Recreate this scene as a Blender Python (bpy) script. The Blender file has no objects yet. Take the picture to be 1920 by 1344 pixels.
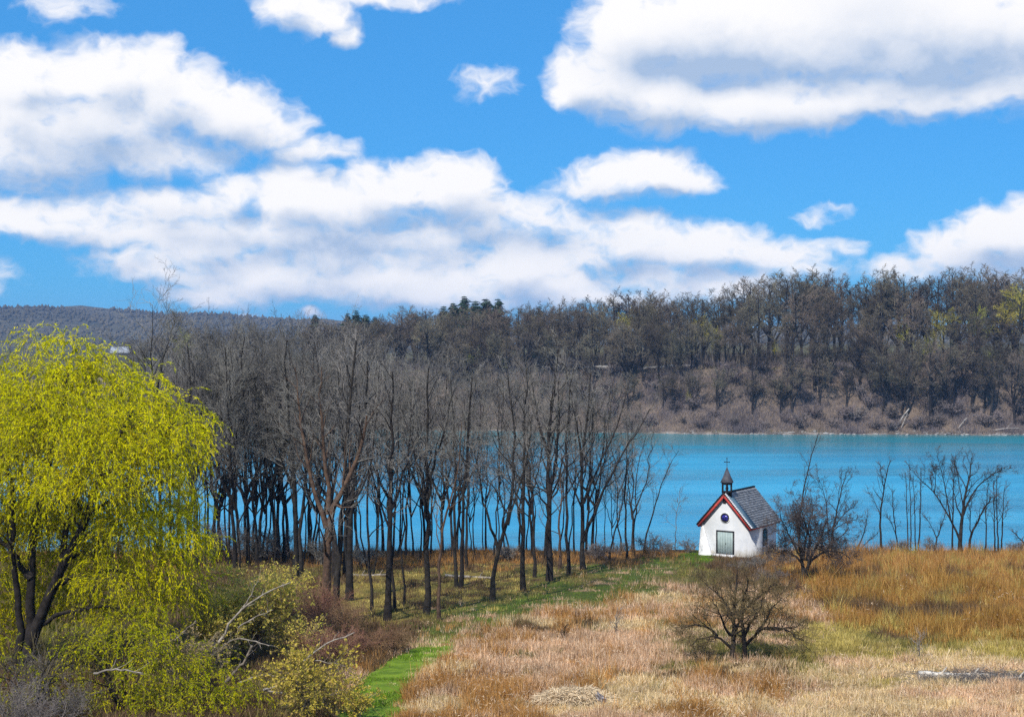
import bpy, math, random
import numpy as np
from mathutils import Vector

# ------------------------------------------------------------------ camera, sky, sun
sc = bpy.context.scene
COL = sc.collection
F, HX, HY, CAMZ = 2637.0, 960.0, 640.0, 29.0      # lens in photo pixels, horizon, eye height above the river

cam_d = bpy.data.cameras.new("camera")
cam_d.sensor_width = 36.0
cam_d.lens = 36.0 * F / 1920.0
cam_d.shift_y = -(672.0 - HY) / 1920.0
cam_d.clip_start = 0.5
cam_d.clip_end = 20000
cam = bpy.data.objects.new("camera", cam_d)
cam.location = (0, 0, CAMZ)
cam.rotation_euler = (math.radians(90), 0, 0)
COL.objects.link(cam)
sc.camera = cam

SUN_EL = math.radians(46)
SUN_AZ = (-0.47, -0.88)                            # horizontal direction towards the sun
sun_d = bpy.data.lights.new("sun", 'SUN')
sun_d.energy = 4.6
sun_d.angle = math.radians(0.5)
sun_d.color = (1.0, 0.95, 0.86)
sun = bpy.data.objects.new("sun", sun_d)
_s = Vector((SUN_AZ[0] * math.cos(SUN_EL), SUN_AZ[1] * math.cos(SUN_EL), math.sin(SUN_EL))).normalized()
sun.rotation_euler = _s.to_track_quat('Z', 'Y').to_euler()
COL.objects.link(sun)

sc.view_settings.view_transform = 'Standard'
sc.view_settings.look = 'None'
sc.view_settings.exposure = 0.25
sc.view_settings.gamma = 1.0
sc.view_settings.use_curve_mapping = False
sc.render.engine = 'CYCLES'
sc.cycles.max_bounces = 5
sc.cycles.diffuse_bounces = 2
sc.cycles.glossy_bounces = 2
sc.cycles.transmission_bounces = 2
sc.cycles.transparent_max_bounces = 4
sc.cycles.volume_bounces = 0
sc.cycles.use_denoising = False
sc.cycles.sample_clamp_indirect = 2.0
sc.cycles.sample_clamp_direct = 6.0
sc.cycles.caustics_reflective = False
sc.cycles.caustics_refractive = False


class NT:
    """a little helper for wiring nodes"""
    def __init__(self, tree):
        self.t = tree
        self.n = tree.nodes
        self.l = tree.links

    def add(self, kind, **kw):
        nd = self.n.new(kind)
        for k, v in kw.items():
            setattr(nd, k, v)
        return nd

    def put(self, sock, v):
        if isinstance(v, bpy.types.NodeSocket):
            self.l.new(v, sock)
        else:
            sock.default_value = v

    def math(self, op, a, b=0.0, c=0.0, clamp=False):
        nd = self.add('ShaderNodeMath', operation=op, use_clamp=clamp)
        for i, v in enumerate((a, b, c)):
            self.put(nd.inputs[i], v)
        return nd.outputs[0]

    def vmath(self, op, a, b=None, c=None, out=0):
        nd = self.add('ShaderNodeVectorMath', operation=op)
        for i, v in enumerate((a, b, c)):
            if v is not None:
                self.put(nd.inputs[i], v)
        return nd.outputs[out]

    def noise(self, vec, scale, detail=4.0, rough=0.5, color=False, dist=0.0):
        nd = self.add('ShaderNodeTexNoise')
        if vec is not None:
            self.put(nd.inputs['Vector'], vec)
        nd.inputs['Scale'].default_value = scale
        nd.inputs['Detail'].default_value = detail
        nd.inputs['Roughness'].default_value = rough
        nd.inputs['Distortion'].default_value = dist
        return nd.outputs[1 if color else 0]

    def remap(self, v, a, b, c=0.0, d=1.0, smooth=True):
        nd = self.add('ShaderNodeMapRange', interpolation_type='SMOOTHSTEP' if smooth else 'LINEAR')
        for i, q in enumerate((v, a, b, c, d)):
            self.put(nd.inputs[i], q)
        return nd.outputs[0]

    def mix(self, f, a, b, blend='MIX'):
        nd = self.add('ShaderNodeMix', data_type='RGBA', blend_type=blend)
        self.put(nd.inputs[0], f)
        self.put(nd.inputs[6], a)
        self.put(nd.inputs[7], b)
        return nd.outputs[2]


CLOUDS = [  # photo x, y, half width, half height, thickness
    (60,140,110,60,1),(200,140,130,60,1.1),(292,118,45,42,.9),(330,175,110,60,1),(430,210,110,55,1),(510,238,70,42,.9),
    (590,278,75,26,.75),(150,230,200,60,1),(60,275,160,60,.9),(250,285,180,45,.75),(30,200,80,80,1),
    (50,412,95,36,1),(160,402,120,42,.8),(30,335,120,36,.5),
    (550,362,85,56,1.15),(445,348,60,28,.9),(700,352,70,50,1),(760,348,80,50,1),(852,345,92,58,1.25),(620,385,150,55,1),
    (330,385,150,33,.85),(905,390,90,40,.85),(1005,402,85,38,.7),(1085,415,70,30,.5),
    (250,445,120,30,.9),(380,450,150,42,1),(560,455,200,50,.9),(300,497,115,32,.8),(480,520,180,42,.9),(420,550,130,28,.8),
    (700,530,180,38,1.),(820,542,150,42,1),(978,500,95,62,1.25),(1045,542,100,38,1),(700,455,200,38,.8),(1100,475,90,50,.75),
    (1180,448,85,50,1),(1290,468,105,46,1),(1372,455,75,40,1),(1455,475,110,33,.9),(1545,462,60,18,.6),
    (1250,520,150,32,.7),(1350,537,150,33,.8),(1500,505,100,18,.5),(560,430,280,34,.7),(430,500,240,36,.7),(760,490,260,40,.7),(860,430,200,36,.7),(900,565,160,18,.6),(1180,560,140,18,.6),
    (1150,332,95,38,.9),(1220,320,88,46,1.2),(1290,337,55,33,.8),(1080,347,50,22,.65),
    (1185,60,105,95,1.2),(1330,60,200,105,1.3),(1550,50,200,100,1.3),(1750,60,250,110,1.2),(1930,80,150,115,1),
    (1075,152,55,50,1.1),(1150,145,90,60,1.1),(1250,178,140,60,1.1),(1400,190,150,58,1.1),(1485,215,115,38,1),
    (1600,180,150,50,1),(1750,178,150,42,.9),(1880,168,110,38,.8),
    (1855,440,75,52,1.1),(1930,430,90,60,1.1),(1785,470,85,38,1),(1700,497,75,22,.8),(1890,492,150,38,.9),
    (540,5,65,42,.9),(600,30,65,40,.9),(650,72,32,22,.75),(710,0,110,20,.8),
    (910,158,50,28,.34),(125,6,60,26,.34),(1532,406,34,12,.30),(1562,388,30,10,.26),(580,588,24,12,.8),(470,592,34,8,.5),
    (-130,150,140,90,1),(-160,400,130,60,.9),(2060,120,120,90,1),(2080,460,120,60,1),(-120,520,120,40,.7),
]

world = bpy.data.worlds.new("World")
sc.world = world
world.use_nodes = True
world.cycles.sampling_method = 'MANUAL'
world.cycles.sample_map_resolution = 512
wt = world.node_tree
wt.nodes.clear()
W = NT(wt)

# cloud thickness as a group, so that it can be read twice: here, and a little way towards the sun
g = bpy.data.node_groups.new("cloud_thickness", 'ShaderNodeTree')
g.interface.new_socket("dir", in_out='INPUT', socket_type='NodeSocketVector')
g.interface.new_socket("thick", in_out='OUTPUT', socket_type='NodeSocketFloat')
g.interface.new_socket("soft", in_out='OUTPUT', socket_type='NodeSocketFloat')
G = NT(g)
gi = G.add('NodeGroupInput')
go = G.add('NodeGroupOutput')
P0 = gi.outputs[0]
warp = G.vmath('SUBTRACT', G.noise(P0, 26.0, 3.0, 0.55, color=True), (0.5, 0.5, 0.5))
P1 = G.vmath('MULTIPLY_ADD', warp, (0.035, 0.022, 0.0), P0)
cur = None
for (px, py, rx, ry, w) in CLOUDS:
    az = math.atan((px - HX) / F)
    el = math.atan((HY - py) / F * math.cos(az))
    ix, iy = F / (rx * 1.13), F / (ry * 1.13)
    q = G.vmath('MULTIPLY_ADD', P1, (ix, iy, 0.0), (-az * ix, -el * iy, 0.0))
    dd = G.vmath('DOT_PRODUCT', q, q, out=1)
    v = G.math('MULTIPLY_ADD', dd, -w, w)
    cur = v if cur is None else G.math('SMOOTH_MAX', cur, v, 0.55)
cur = G.math('MAXIMUM', cur, -1.2)
sep = G.add('ShaderNodeSeparateXYZ')
G.put(sep.inputs[0], P0)
ox = G.remap(G.math('ABSOLUTE', sep.outputs[0]), 0.40, 0.52)
oy = G.remap(sep.outputs[1], 0.27, 0.36)
outm = G.math('MAXIMUM', ox, oy)
gen = G.math('MULTIPLY_ADD', G.noise(P0, 4.5, 2.0, 0.5), 7.0, -3.7)
base = G.add('ShaderNodeMix', data_type='FLOAT')
G.put(base.inputs[0], outm); G.put(base.inputs[2], cur); G.put(base.inputs[3], gen)
Pn = G.vmath('MULTIPLY', P1, (1.0, 1.5, 1.0))
fb = G.math('SUBTRACT', G.noise(Pn, 34.0, 7.0, 0.56), 0.5)
bl = G.math('ABSOLUTE', G.math('SUBTRACT', G.noise(Pn, 46.0, 3.0, 0.5), 0.5))
thick = G.math('MULTIPLY_ADD', bl, -1.9, G.math('MULTIPLY_ADD', fb, 1.2, G.math('ADD', base.outputs[0], 0.20)))
G.put(go.inputs[0], thick)
fs_ = G.math('SUBTRACT', G.noise(Pn, 20.0, 2.0, 0.5), 0.5)
G.put(go.inputs[1], G.math('MULTIPLY_ADD', fs_, 0.75, base.outputs[0]))

tc = W.add('ShaderNodeTexCoord')
sp = W.add('ShaderNodeSeparateXYZ')
W.put(sp.inputs[0], tc.outputs['Generated'])
azn = W.math('ARCTAN2', sp.outputs[0], sp.outputs[1])
eln = W.math('ARCSINE', sp.outputs[2])
cb = W.add('ShaderNodeCombineXYZ')
W.put(cb.inputs[0], azn); W.put(cb.inputs[1], eln)
def cloud(vec):
    nd = W.add('ShaderNodeGroup')
    nd.node_tree = g
    W.put(nd.inputs[0], vec)
    return nd.outputs
d0, s0 = cloud(cb.outputs[0])
d1, s1 = cloud(W.vmath('ADD', cb.outputs[0], (-0.007, 0.020, 0.0)))
alpha = W.remap(d0, -0.22, 0.95)
lit = W.math('SUBTRACT', W.math('MAXIMUM', s0, -0.1), W.math('MAXIMUM', s1, -0.1))
fine = W.math('SUBTRACT', d0, d1)
tone = W.math('MULTIPLY_ADD', fine, 0.11, W.math('MULTIPLY', lit, 0.55))
shade = W.remap(W.math('MULTIPLY_ADD', W.math('MAXIMUM', s0, 0.0), -0.10, tone), -0.62, 0.15)
belly = None
for (px, py, rx, ry, w) in [(230,268,190,40,.9),(70,348,170,30,.9),(450,462,250,26,.8),(680,468,210,34,1),(360,408,150,20,.5),(440,300,90,24,.5),(1290,120,170,50,.8),(1420,150,150,28,.6),
                            (1790,120,210,62,.9),(1500,236,210,26,.8),(1180,232,150,24,.6),(1860,500,140,30,.8),(1210,372,150,20,.8),(760,420,200,22,.6),(1000,455,150,28,.7),(560,548,240,22,.6),
                            (1250,505,170,24,.7),(60,190,70,20,.5),(860,575,240,16,.5),(1640,30,120,50,.4),(600,290,70,14,.4)]:
    az = math.atan((px - HX) / F); el = math.atan((HY - py) / F * math.cos(az))
    q = W.vmath('MULTIPLY_ADD', W.vmath('MULTIPLY_ADD', W.vmath('SUBTRACT', W.noise(cb.outputs[0], 30.0, 4.0, .55, color=True), (.5, .5, .5)), (.03, .02, 0), cb.outputs[0]) if belly is None else warp_, (F / rx, F / ry, 0.0), (-az * F / rx, -el * F / ry, 0.0))
    if belly is None:
        warp_ = q.node.inputs[0].links[0].from_socket
    f_ = W.math('MULTIPLY', W.math('EXPONENT', W.math('MULTIPLY', W.vmath('DOT_PRODUCT', q, q, out=1), -1.3)), w)
    belly = f_ if belly is None else W.math('ADD', belly, f_)
shade = W.math('MULTIPLY_ADD', W.math('MULTIPLY', belly, W.math('MULTIPLY_ADD', W.noise(cb.outputs[0], 40.0, 5.0, .6), 1.4, .3)), -0.60, shade, clamp=True)
ccol = W.mix(shade, (0.40, 0.53, 0.74, 1), (1.0, 0.99, 1.0, 1))
sky = W.add('ShaderNodeTexSky', sky_type='NISHITA')
sky.sun_disc = False
sky.sun_elevation = SUN_EL
sky.sun_rotation = math.atan2(SUN_AZ[0], SUN_AZ[1])
sky.altitude = 0
sky.air_density = 1.0
sky.dust_density = 0.2
sky.ozone_density = 1.0
tint = W.vmath('MULTIPLY', sky.outputs[0], (0.21, 0.73, 1.24))
tint = W.mix(0.6, tint, (0.72, 3.5, 8.0, 1))
bg1 = W.add('ShaderNodeBackground'); W.put(bg1.inputs[0], tint); bg1.inputs[1].default_value = 0.09
bg2 = W.add('ShaderNodeBackground'); W.put(bg2.inputs[0], ccol); bg2.inputs[1].default_value = 0.87
mx = W.add('ShaderNodeMixShader')
W.put(mx.inputs[0], alpha); W.l.new(bg1.outputs[0], mx.inputs[1]); W.l.new(bg2.outputs[0], mx.inputs[2])
wo = W.add('ShaderNodeOutputWorld')
W.l.new(mx.outputs[0], wo.inputs[0])

# ------------------------------------------------------------------ helpers
rng = np.random.default_rng(7)
random.seed(7)


def at(px, py, d):
    return np.array([(px - HX) / F * d, d, CAMZ - (py - HY) / F * d])


def norm(v):
    return v / np.maximum(np.linalg.norm(v, axis=-1, keepdims=True), 1e-9)


_lat = np.random.default_rng(99).random((256, 256))


def vnoise(x, y, s):
    x = np.asarray(x, float) / s + 1000.3
    y = np.asarray(y, float) / s + 1000.7
    xi, yi = np.floor(x).astype(int), np.floor(y).astype(int)
    fx, fy = x - xi, y - yi
    fx, fy = fx * fx * (3 - 2 * fx), fy * fy * (3 - 2 * fy)
    q = lambda i, j: _lat[i % 256, j % 256]
    return (q(xi, yi) * (1 - fx) * (1 - fy) + q(xi + 1, yi) * fx * (1 - fy) + q(xi, yi + 1) * (1 - fx) * fy + q(xi + 1, yi + 1) * fx * fy)


def drop_plain(y):
    y = np.asarray(y, float)
    d = np.minimum(2.0 + 0.3 * np.maximum(y - 4.0, 0), 12.7 + 0.055 * y)
    over = np.maximum(y - 135.0, 0)
    return d + over * over / (over + 4.0) * 0.40


def gz(x, y):
    """height of the near land"""
    z = CAMZ - drop_plain(y)
    amp = np.clip((np.asarray(y) - 40) / 20, 0, 1)
    return z + amp * ((vnoise(x, y, 9.0) - 0.5) * 0.35 + (vnoise(x, y, 2.3) - 0.5) * 0.12)


def depth_of(py):
    return 12.7 / ((py - HY) / F - 0.055)


def foot(px, py):
    """the point of the near land under a photo pixel"""
    d = depth_of(py)
    x = (px - HX) / F * d
    return np.array([x, d, float(gz(x, d))])


class MB:
    """collects vertices and faces for one mesh"""
    def __init__(self):
        self.v, self.q, self.t, self.c, self.n = [], [], [], [], 0

    def quads(self, v, f, col=None):
        self.v.append(np.asarray(v, float).reshape(-1, 3))
        self.q.append(np.asarray(f, int).reshape(-1, 4) + self.n)
        m = len(self.v[-1])
        self.n += m
        if col is not None:
            self.c.append(np.broadcast_to(np.asarray(col, float), (m, 3)))

    def tris(self, v, f, col=None):
        self.v.append(np.asarray(v, float).reshape(-1, 3))
        self.t.append(np.asarray(f, int).reshape(-1, 3) + self.n)
        m = len(self.v[-1])
        self.n += m
        if col is not None:
            self.c.append(np.broadcast_to(np.asarray(col, float), (m, 3)))

    def box(self, c, s, ax=None):
        """box of half sizes s about c, along the unit axes ax"""
        ax = np.eye(3) if ax is None else np.asarray(ax)
        sg = np.array([[i, j, k] for i in (-1, 1) for j in (-1, 1) for k in (-1, 1)], float)
        v = np.asarray(c) + (sg * np.asarray(s)) @ ax
        self.quads(v, [[0, 1, 3, 2], [4, 6, 7, 5], [0, 4, 5, 1], [2, 3, 7, 6], [0, 2, 6, 4], [1, 5, 7, 3]])

    def tube(self, P, R, k=6, cap=False):
        P = np.asarray(P, float); R = np.asarray(R, float)
        if P.ndim == 2:
            P, R = P[None], R[None]
        B, n, _ = P.shape
        T = np.empty_like(P)
        T[:, 1:-1] = P[:, 2:] - P[:, :-2]
        T[:, 0] = P[:, 1] - P[:, 0]
        T[:, -1] = P[:, -1] - P[:, -2]
        T = norm(T)
        ref = np.where(np.abs(T[:, :1, 2:3]) > 0.8, np.array([[[1.0, 0.1, 0]]]), np.array([[[0, 0.1, 1.0]]]))
        U = norm(np.cross(T, np.broadcast_to(ref, T.shape)))
        V = np.cross(T, U)
        a = np.arange(k) * 2 * math.pi / k
        ring = U[:, :, None] * np.cos(a)[None, None, :, None] + V[:, :, None] * np.sin(a)[None, None, :, None]
        v = P[:, :, None] + ring * R[:, :, None, None]
        idx = np.arange(B * n * k).reshape(B, n, k)
        nx = np.roll(idx, -1, axis=2)
        f = np.stack([idx[:, :-1], nx[:, :-1], nx[:, 1:], idx[:, 1:]], -1)
        self.quads(v, f)
        if cap:
            for e in (0, n - 1):
                for b in range(B):
                    c = idx[b, e]
                    if k == 4:
                        self.q.append(np.array([[c[0], c[1], c[2], c[3]]]) + self.n - B * n * k)
                    else:
                        self.t.append(np.array([[c[0], c[i], c[i + 1]] for i in range(1, k - 1)]) + self.n - B * n * k)

    def mesh(self, name):
        me = bpy.data.meshes.new(name)
        v = np.concatenate(self.v) if self.v else np.zeros((0, 3))
        q = np.concatenate(self.q) if self.q else np.zeros((0, 4), int)
        t = np.concatenate(self.t) if self.t else np.zeros((0, 3), int)
        me.vertices.add(len(v)); me.vertices.foreach_set('co', v.astype(np.float32).ravel())
        nl = q.size + t.size
        me.loops.add(nl)
        me.loops.foreach_set('vertex_index', np.concatenate([q.ravel(), t.ravel()]).astype(np.int32))
        me.polygons.add(len(q) + len(t))
        ls = np.concatenate([np.arange(len(q)) * 4, q.size + np.arange(len(t)) * 3]).astype(np.int32)
        me.polygons.foreach_set('loop_start', ls)
        if self.c:
            at_ = me.attributes.new('col', 'FLOAT_COLOR', 'POINT')
            c = np.concatenate(self.c)
            at_.data.foreach_set('color', np.concatenate([c, np.ones((len(c), 1))], 1).astype(np.float32).ravel())
        me.update(calc_edges=True)
        me.validate()
        return me


def part(name, mb, mat, parent=None, smooth=False, loc=None, label=None):
    me = mb.mesh(name) if isinstance(mb, MB) else mb
    if mat is not None and not me.materials:
        me.materials.append(mat)
    if smooth and len(me.polygons):
        me.polygons.foreach_set('use_smooth', np.ones(len(me.polygons), bool))
    o = bpy.data.objects.new(name, me)
    COL.objects.link(o)
    if parent is not None:
        o.parent = parent
    if loc is not None:
        o.location = loc
    if label:
        o['label'] = label
    if name == 'twigs':
        o['kind'] = 'stuff'
    return o


def tag(o, label, cat, group=None, kind=None):
    o['label'] = label
    o['category'] = cat
    if group:
        o['group'] = group
    if kind:
        o['kind'] = kind
    return o


def thing(name, label, cat, loc=(0, 0, 0), group=None, rz=0.0):
    o = bpy.data.objects.new(name, None)
    o.empty_display_size = 0.5
    o.location = loc
    o.rotation_euler = (0, 0, rz)
    COL.objects.link(o)
    return tag(o, label, cat, group)


def structure(name, mb, mat, kind='structure', smooth=False, label=None):
    o = part(name, mb, mat, None, smooth)
    o['kind'] = kind
    if label:
        o['label'] = label
    return o


KIDS = {}
def copy_tree(src, loc, rz=0.0, scale=1.0, label=None, group=None, tilt=(0, 0)):
    r = src.copy()
    COL.objects.link(r)
    r.location = loc
    r.rotation_euler = (tilt[0], tilt[1], rz)
    r.scale = scale if hasattr(scale, '__len__') else (scale,) * 3
    if label: r['label'] = label
    if group: r['group'] = group
    for ch in KIDS.get(src.name) or []:
        c = ch.copy()
        COL.objects.link(c)
        c.parent = r
    return r


# ------------------------------------------------------------------ materials
def new_mat(name):
    m = bpy.data.materials.new(name)
    m.use_nodes = True
    m.node_tree.nodes.clear()
    N = NT(m.node_tree)
    out = N.add('ShaderNodeOutputMaterial')
    return m, N, out


def pbr(name, c1, c2, scale=3.0, rough=0.85, bump=0.0, bscale=None, objrand=0.0, detail=5.0, spec=0.12, metallic=0.0, stretch=None):
    m, N, out = new_mat(name)
    b = N.add('ShaderNodeBsdfPrincipled')
    tcn = N.add('ShaderNodeTexCoord')
    vec = tcn.outputs['Object']
    if stretch:
        vec = N.vmath('MULTIPLY', vec, stretch)
    f = N.remap(N.noise(vec, scale, detail, 0.6), 0.3, 0.7)
    c = N.mix(f, (*c1, 1), (*c2, 1))
    if objrand:
        oi = N.add('ShaderNodeObjectInfo')
        k = N.math('MULTIPLY_ADD', oi.outputs['Random'], 2 * objrand, 1 - objrand)
        hsv = N.add('ShaderNodeHueSaturation')
        N.put(hsv.inputs['Color'], c); N.put(hsv.inputs['Value'], k)
        hsv.inputs['Saturation'].default_value = 1.0
        h = N.math('MULTIPLY_ADD', N.math('FRACT', N.math('MULTIPLY', oi.outputs['Random'], 7.31)), 0.05, 0.475)
        N.put(hsv.inputs['Hue'], h)
        c = hsv.outputs[0]
    N.put(b.inputs['Base Color'], c)
    b.inputs['Roughness'].default_value = rough
    b.inputs['Metallic'].default_value = metallic
    b.inputs['Specular IOR Level'].default_value = spec
    if bump:
        bn = N.add('ShaderNodeBump')
        bn.inputs['Strength'].default_value = bump
        bn.inputs['Distance'].default_value = 0.05
        N.put(bn.inputs['Height'], N.noise(vec, bscale or scale * 3, 5.0, 0.6))
        N.put(b.inputs['Normal'], bn.outputs[0])
    N.l.new(b.outputs[0], out.inputs[0])
    return m


def blades(name, trans=0.3, objrand=0.0):
    """grass and leaves: the colour each blade carries, letting some light through"""
    m, N, out = new_mat(name)
    a = N.add('ShaderNodeAttribute', attribute_name='col')
    c = a.outputs['Color']
    d = N.add('ShaderNodeBsdfPrincipled')
    N.put(d.inputs['Base Color'], c)
    d.inputs['Roughness'].default_value = 1.0
    d.inputs['Specular IOR Level'].default_value = 0.0
    t = N.add('ShaderNodeBsdfTranslucent')
    N.put(t.inputs[0], c)
    s = N.add('ShaderNodeMixShader')
    s.inputs[0].default_value = trans
    N.l.new(d.outputs[0], s.inputs[1]); N.l.new(t.outputs[0], s.inputs[2])
    N.l.new(s.outputs[0], out.inputs[0])
    return m


M = {}
M['bark'] = pbr('dark_bark', (.012, .0105, .0095), (.038, .033, .029), 2.5, .9, .6, 8, objrand=.25)
M['vine_bark'] = pbr('vine_bark', (.05, .033, .025), (.125, .08, .055), 3, .9, .7, 8)
M['twig'] = pbr('twig_bark', (.105, .099, .094), (.29, .27, .24), .5, .85, objrand=.25)
M['twig_brown'] = pbr('brown_twig_bark', (.075, .06, .03), (.20, .155, .07), .6, .85, objrand=.2)
M['red_stem'] = pbr('rusty_bramble_stems', (.16, .08, .05), (.34, .20, .12), .6, .85, objrand=.2)
M['tan_stem'] = pbr('tan_bramble_stems', (.13, .085, .055), (.30, .215, .13), .6, .85, objrand=.2)
M['twig_dim'] = pbr('dim_twig_bark', (.05, .043, .04), (.13, .11, .095), .6, .85, objrand=.2)
M['twig_olive'] = pbr('olive_twig_bark', (.07, .06, .03), (.18, .15, .065), .6, .85, objrand=.2)
M['twig_grey'] = pbr('grey_twig_bark', (.10, .09, .085), (.22, .19, .17), .7, .85, objrand=.2)
M['far_bark'] = pbr('far_tree_bark', (.014, .012, .012), (.032, .028, .026), 1.0, .9, objrand=.3)
M['far_twig'] = pbr('far_tree_twigs', (.085, .070, .052), (.185, .148, .10), .12, .9, objrand=.45)
M['far_bud'] = pbr('budding_tree_twigs', (.26, .25, .03), (.48, .44, .07), .2, .9, objrand=.3)
M['bank_shrub'] = pbr('bank_shrub_twigs', (.15, .124, .12), (.28, .228, .21), .3, .9, objrand=.3)
M['dead_wood'] = pbr('weathered_wood', (.15, .13, .11), (.38, .335, .285), 3, .85, .5, 10)
M['dead_dark'] = pbr('rotting_wood', (.05, .04, .03), (.25, .21, .17), 4, .9, .6, 12)
M['driftwood'] = pbr('driftwood', (.20, .175, .155), (.36, .32, .29), 1, .9)
M['conifer'] = pbr('conifer_needles', (.008, .018, .012), (.022, .042, .022), .6, .9)
M['blade'] = blades('dry_grass_blades', .25)
M['leaf'] = blades('willow_leaves', .48)

# ------------------------------------------------------------------ ground
def lerp_tab(x, xs, ys):
    return np.interp(x, xs, ys)


PATH = [(660, 1420), (692, 1344), (698, 1310), (722, 1275), (775, 1240), (850, 1200), (930, 1168), (1010, 1132), (1090, 1103), (1180, 1080), (1290, 1052)]
PW = [1.9, 1.75, 1.6, 1.5, 1.5, 1.4, 1.6, 1.8, 2.0, 2.2, 3.0]
PPTS = np.array([foot(a, b)[:2] for a, b in PATH])


def path_dist(x, y):
    """distance from the mown way's centre line, as a share of its half width, and how far along it"""
    best = np.full(np.shape(x), 1e9); along = np.zeros(np.shape(x))
    for i in range(len(PPTS) - 1):
        a, b = PPTS[i], PPTS[i + 1]
        ab = b - a
        t = np.clip(((x - a[0]) * ab[0] + (y - a[1]) * ab[1]) / (ab @ ab), 0, 1)
        dd = np.hypot(x - a[0] - t * ab[0], y - a[1] - t * ab[1]) / (PW[i] * (1 - t) + PW[i + 1] * t)
        m = dd < best
        best = np.where(m, dd, best); along = np.where(m, i + t, along)
    return best, along


ZONES = {   # colours of the plants that grow there
    'pink':   ((.66, .43, .26), (.80, .59, .41), (.46, .27, .14)),
    'straw':  ((.70, .52, .27), (.82, .66, .42), (.54, .36, .16)),
    'russet': ((.38, .20, .05), (.50, .30, .085), (.22, .11, .025)),
    'orange': ((.44, .22, .065), (.54, .32, .12), (.30, .14, .04)),
    'olive':  ((.24, .21, .06), (.34, .28, .10), (.13, .14, .035)),
    'green':  ((.13, .20, .035), (.22, .28, .06), (.08, .12, .025)),
    'bright': ((.16, .30, .012), (.26, .40, .03), (.10, .19, .012)),
    'yellow': ((.46, .36, .10), (.58, .47, .16), (.30, .23, .055)),
    'brown':  ((.15, .095, .05), (.24, .16, .09), (.09, .055, .03)),
}
ZN = list(ZONES)


def zone_at(x, y, jit=None):
    """which plants grow at a place (index into ZN) and how tall they are"""
    x = np.asarray(x, float); y = np.asarray(y, float)
    y = np.maximum(y, 30)
    px = HX + F * x / y
    py = HY + F * (12.7 / y + 0.055)
    jx = (vnoise(x, y, 3.0) - .5) * 70 + (vnoise(x + 50, y, .8) - .5) * 40
    jy = (vnoise(x, y + 90, 3.5) - .5) * 36 + (vnoise(x + 20, y + 40, .9) - .5) * 22
    qx, qy = px + jx, py + jy
    n1, n2 = vnoise(x + 7, y, 2.2), vnoise(x, y + 33, 1.2)
    if jit is not None:
        n1 = n1 + jit.normal(size=x.shape) * .16; n2 = n2 + jit.normal(size=x.shape) * .16
        qx = qx + jit.normal(size=x.shape) * 14; qy = qy + jit.normal(size=x.shape) * 8
    z = np.full(x.shape, ZN.index('pink')); h = np.full(x.shape, .42)
    def put(mask, name, hh):
        z[mask] = ZN.index(name); h[mask] = hh
    put((vnoise(x + 13, y + 5, 5.0) > .60), 'straw', .34)
    put((n1 > .84), 'orange', .65)
    put((n2 > .90), 'olive', .3)
    put((qx < 1000) & (qy > 1200) & (n1 > .62), 'orange', .6)
    put((vnoise(x + 3, y + 71, 6.0) > .78) & (n2 > .55), 'brown', .35)
    # pale straw sward lower right
    st = (qx > 1470) & (qy > 1200)
    put(st, 'straw', .30)
    put(st & (n1 > .72), 'pink', .35)
    put(st & (n2 > .78) & (qy < 1300), 'yellow', .22)
    put((qx > 1240) & (qx < 1560) & (qy > 1180) & (qy < 1265) & (n1 > .52), 'olive', .25)
    put((qx > 1480) & (qy > 1178) & (qy <= 1228), 'yellow', .3)
    put((qx > 1640) & (qx < 1780) & (qy > 1175) & (qy <= 1215), 'olive', .3)
    # tall russet stand on the right
    edge = np.interp(qx, [1440, 1520, 1580, 1700, 1960], [1060, 1120, 1175, 1190, 1200])
    ru = (qx > 1440) & (qy < edge)
    put(ru, 'russet', .95)
    put(ru & (qy < 1085), 'orange', .9)
    put(ru & (n1 > .72), 'orange', 1.0)
    put(ru & (n2 > .74), 'yellow', .75)
    put(ru & (vnoise(x + 5, y + 9, 3.0) > .74), 'brown', .7)
    # chapel knoll
    kn = (qx > 1130) & (qx < 1480) & (qy < 1100) & ~ru
    put(kn, 'olive', .35)
    put(kn & (qx > 1330), 'brown', .5)
    put((qx > 1235) & (qx < 1345) & (qy < 1066), 'green', .2)
    put((px > 1255) & (px < 1335) & (py < 1054) & (py > 1036), 'bright', .15)
    # the green verge between grove and meadow
    lo = np.interp(qx, [640, 760, 900, 1050, 1200, 1260], [1235, 1215, 1190, 1150, 1110, 1095])
    up = np.interp(qx, [640, 800, 900, 1000, 1130, 1260], [1165, 1150, 1135, 1100, 1065, 1050])
    vg = (qx > 640) & (qx < 1290) & (qy < lo) & (qy > up)
    put(vg, 'green', .16)
    put(vg & (n1 > .62), 'olive', .2)
    put(vg & (n2 > .86), 'pink', .3)
    # grove floor
    gv = (qx < 1290) & (qy <= up)
    put(gv, 'yellow', .22)
    put(gv & (n1 > .62), 'olive', .2)
    put(gv & (n2 > .70), 'brown', .35)
    cr = (qx < 1290) & (qy < 1062) & (qy <= up)
    put(cr, 'brown', .5)
    put(cr & (n1 > .55), 'orange', .6)
    # under the shrubs at the left
    lf = (qx < 640) & (qy > 1075)
    put(lf, 'brown', .5)
    put(lf & (n1 > .6), 'olive', .4)
    put((qx >= 600) & (qx < 770) & (qy > 1160) & (qy < 1240), 'brown', .6)
    return z, h


ZC = np.array([ZONES[k] for k in ZN])

def grid_axis(lo, hi, vis_lo, vis_hi, fine, coarse):
    a = list(np.arange(lo, vis_lo, coarse)) + list(np.arange(vis_lo, vis_hi, fine)) + list(np.arange(vis_hi, hi + coarse, coarse))
    return np.array(a)


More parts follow.
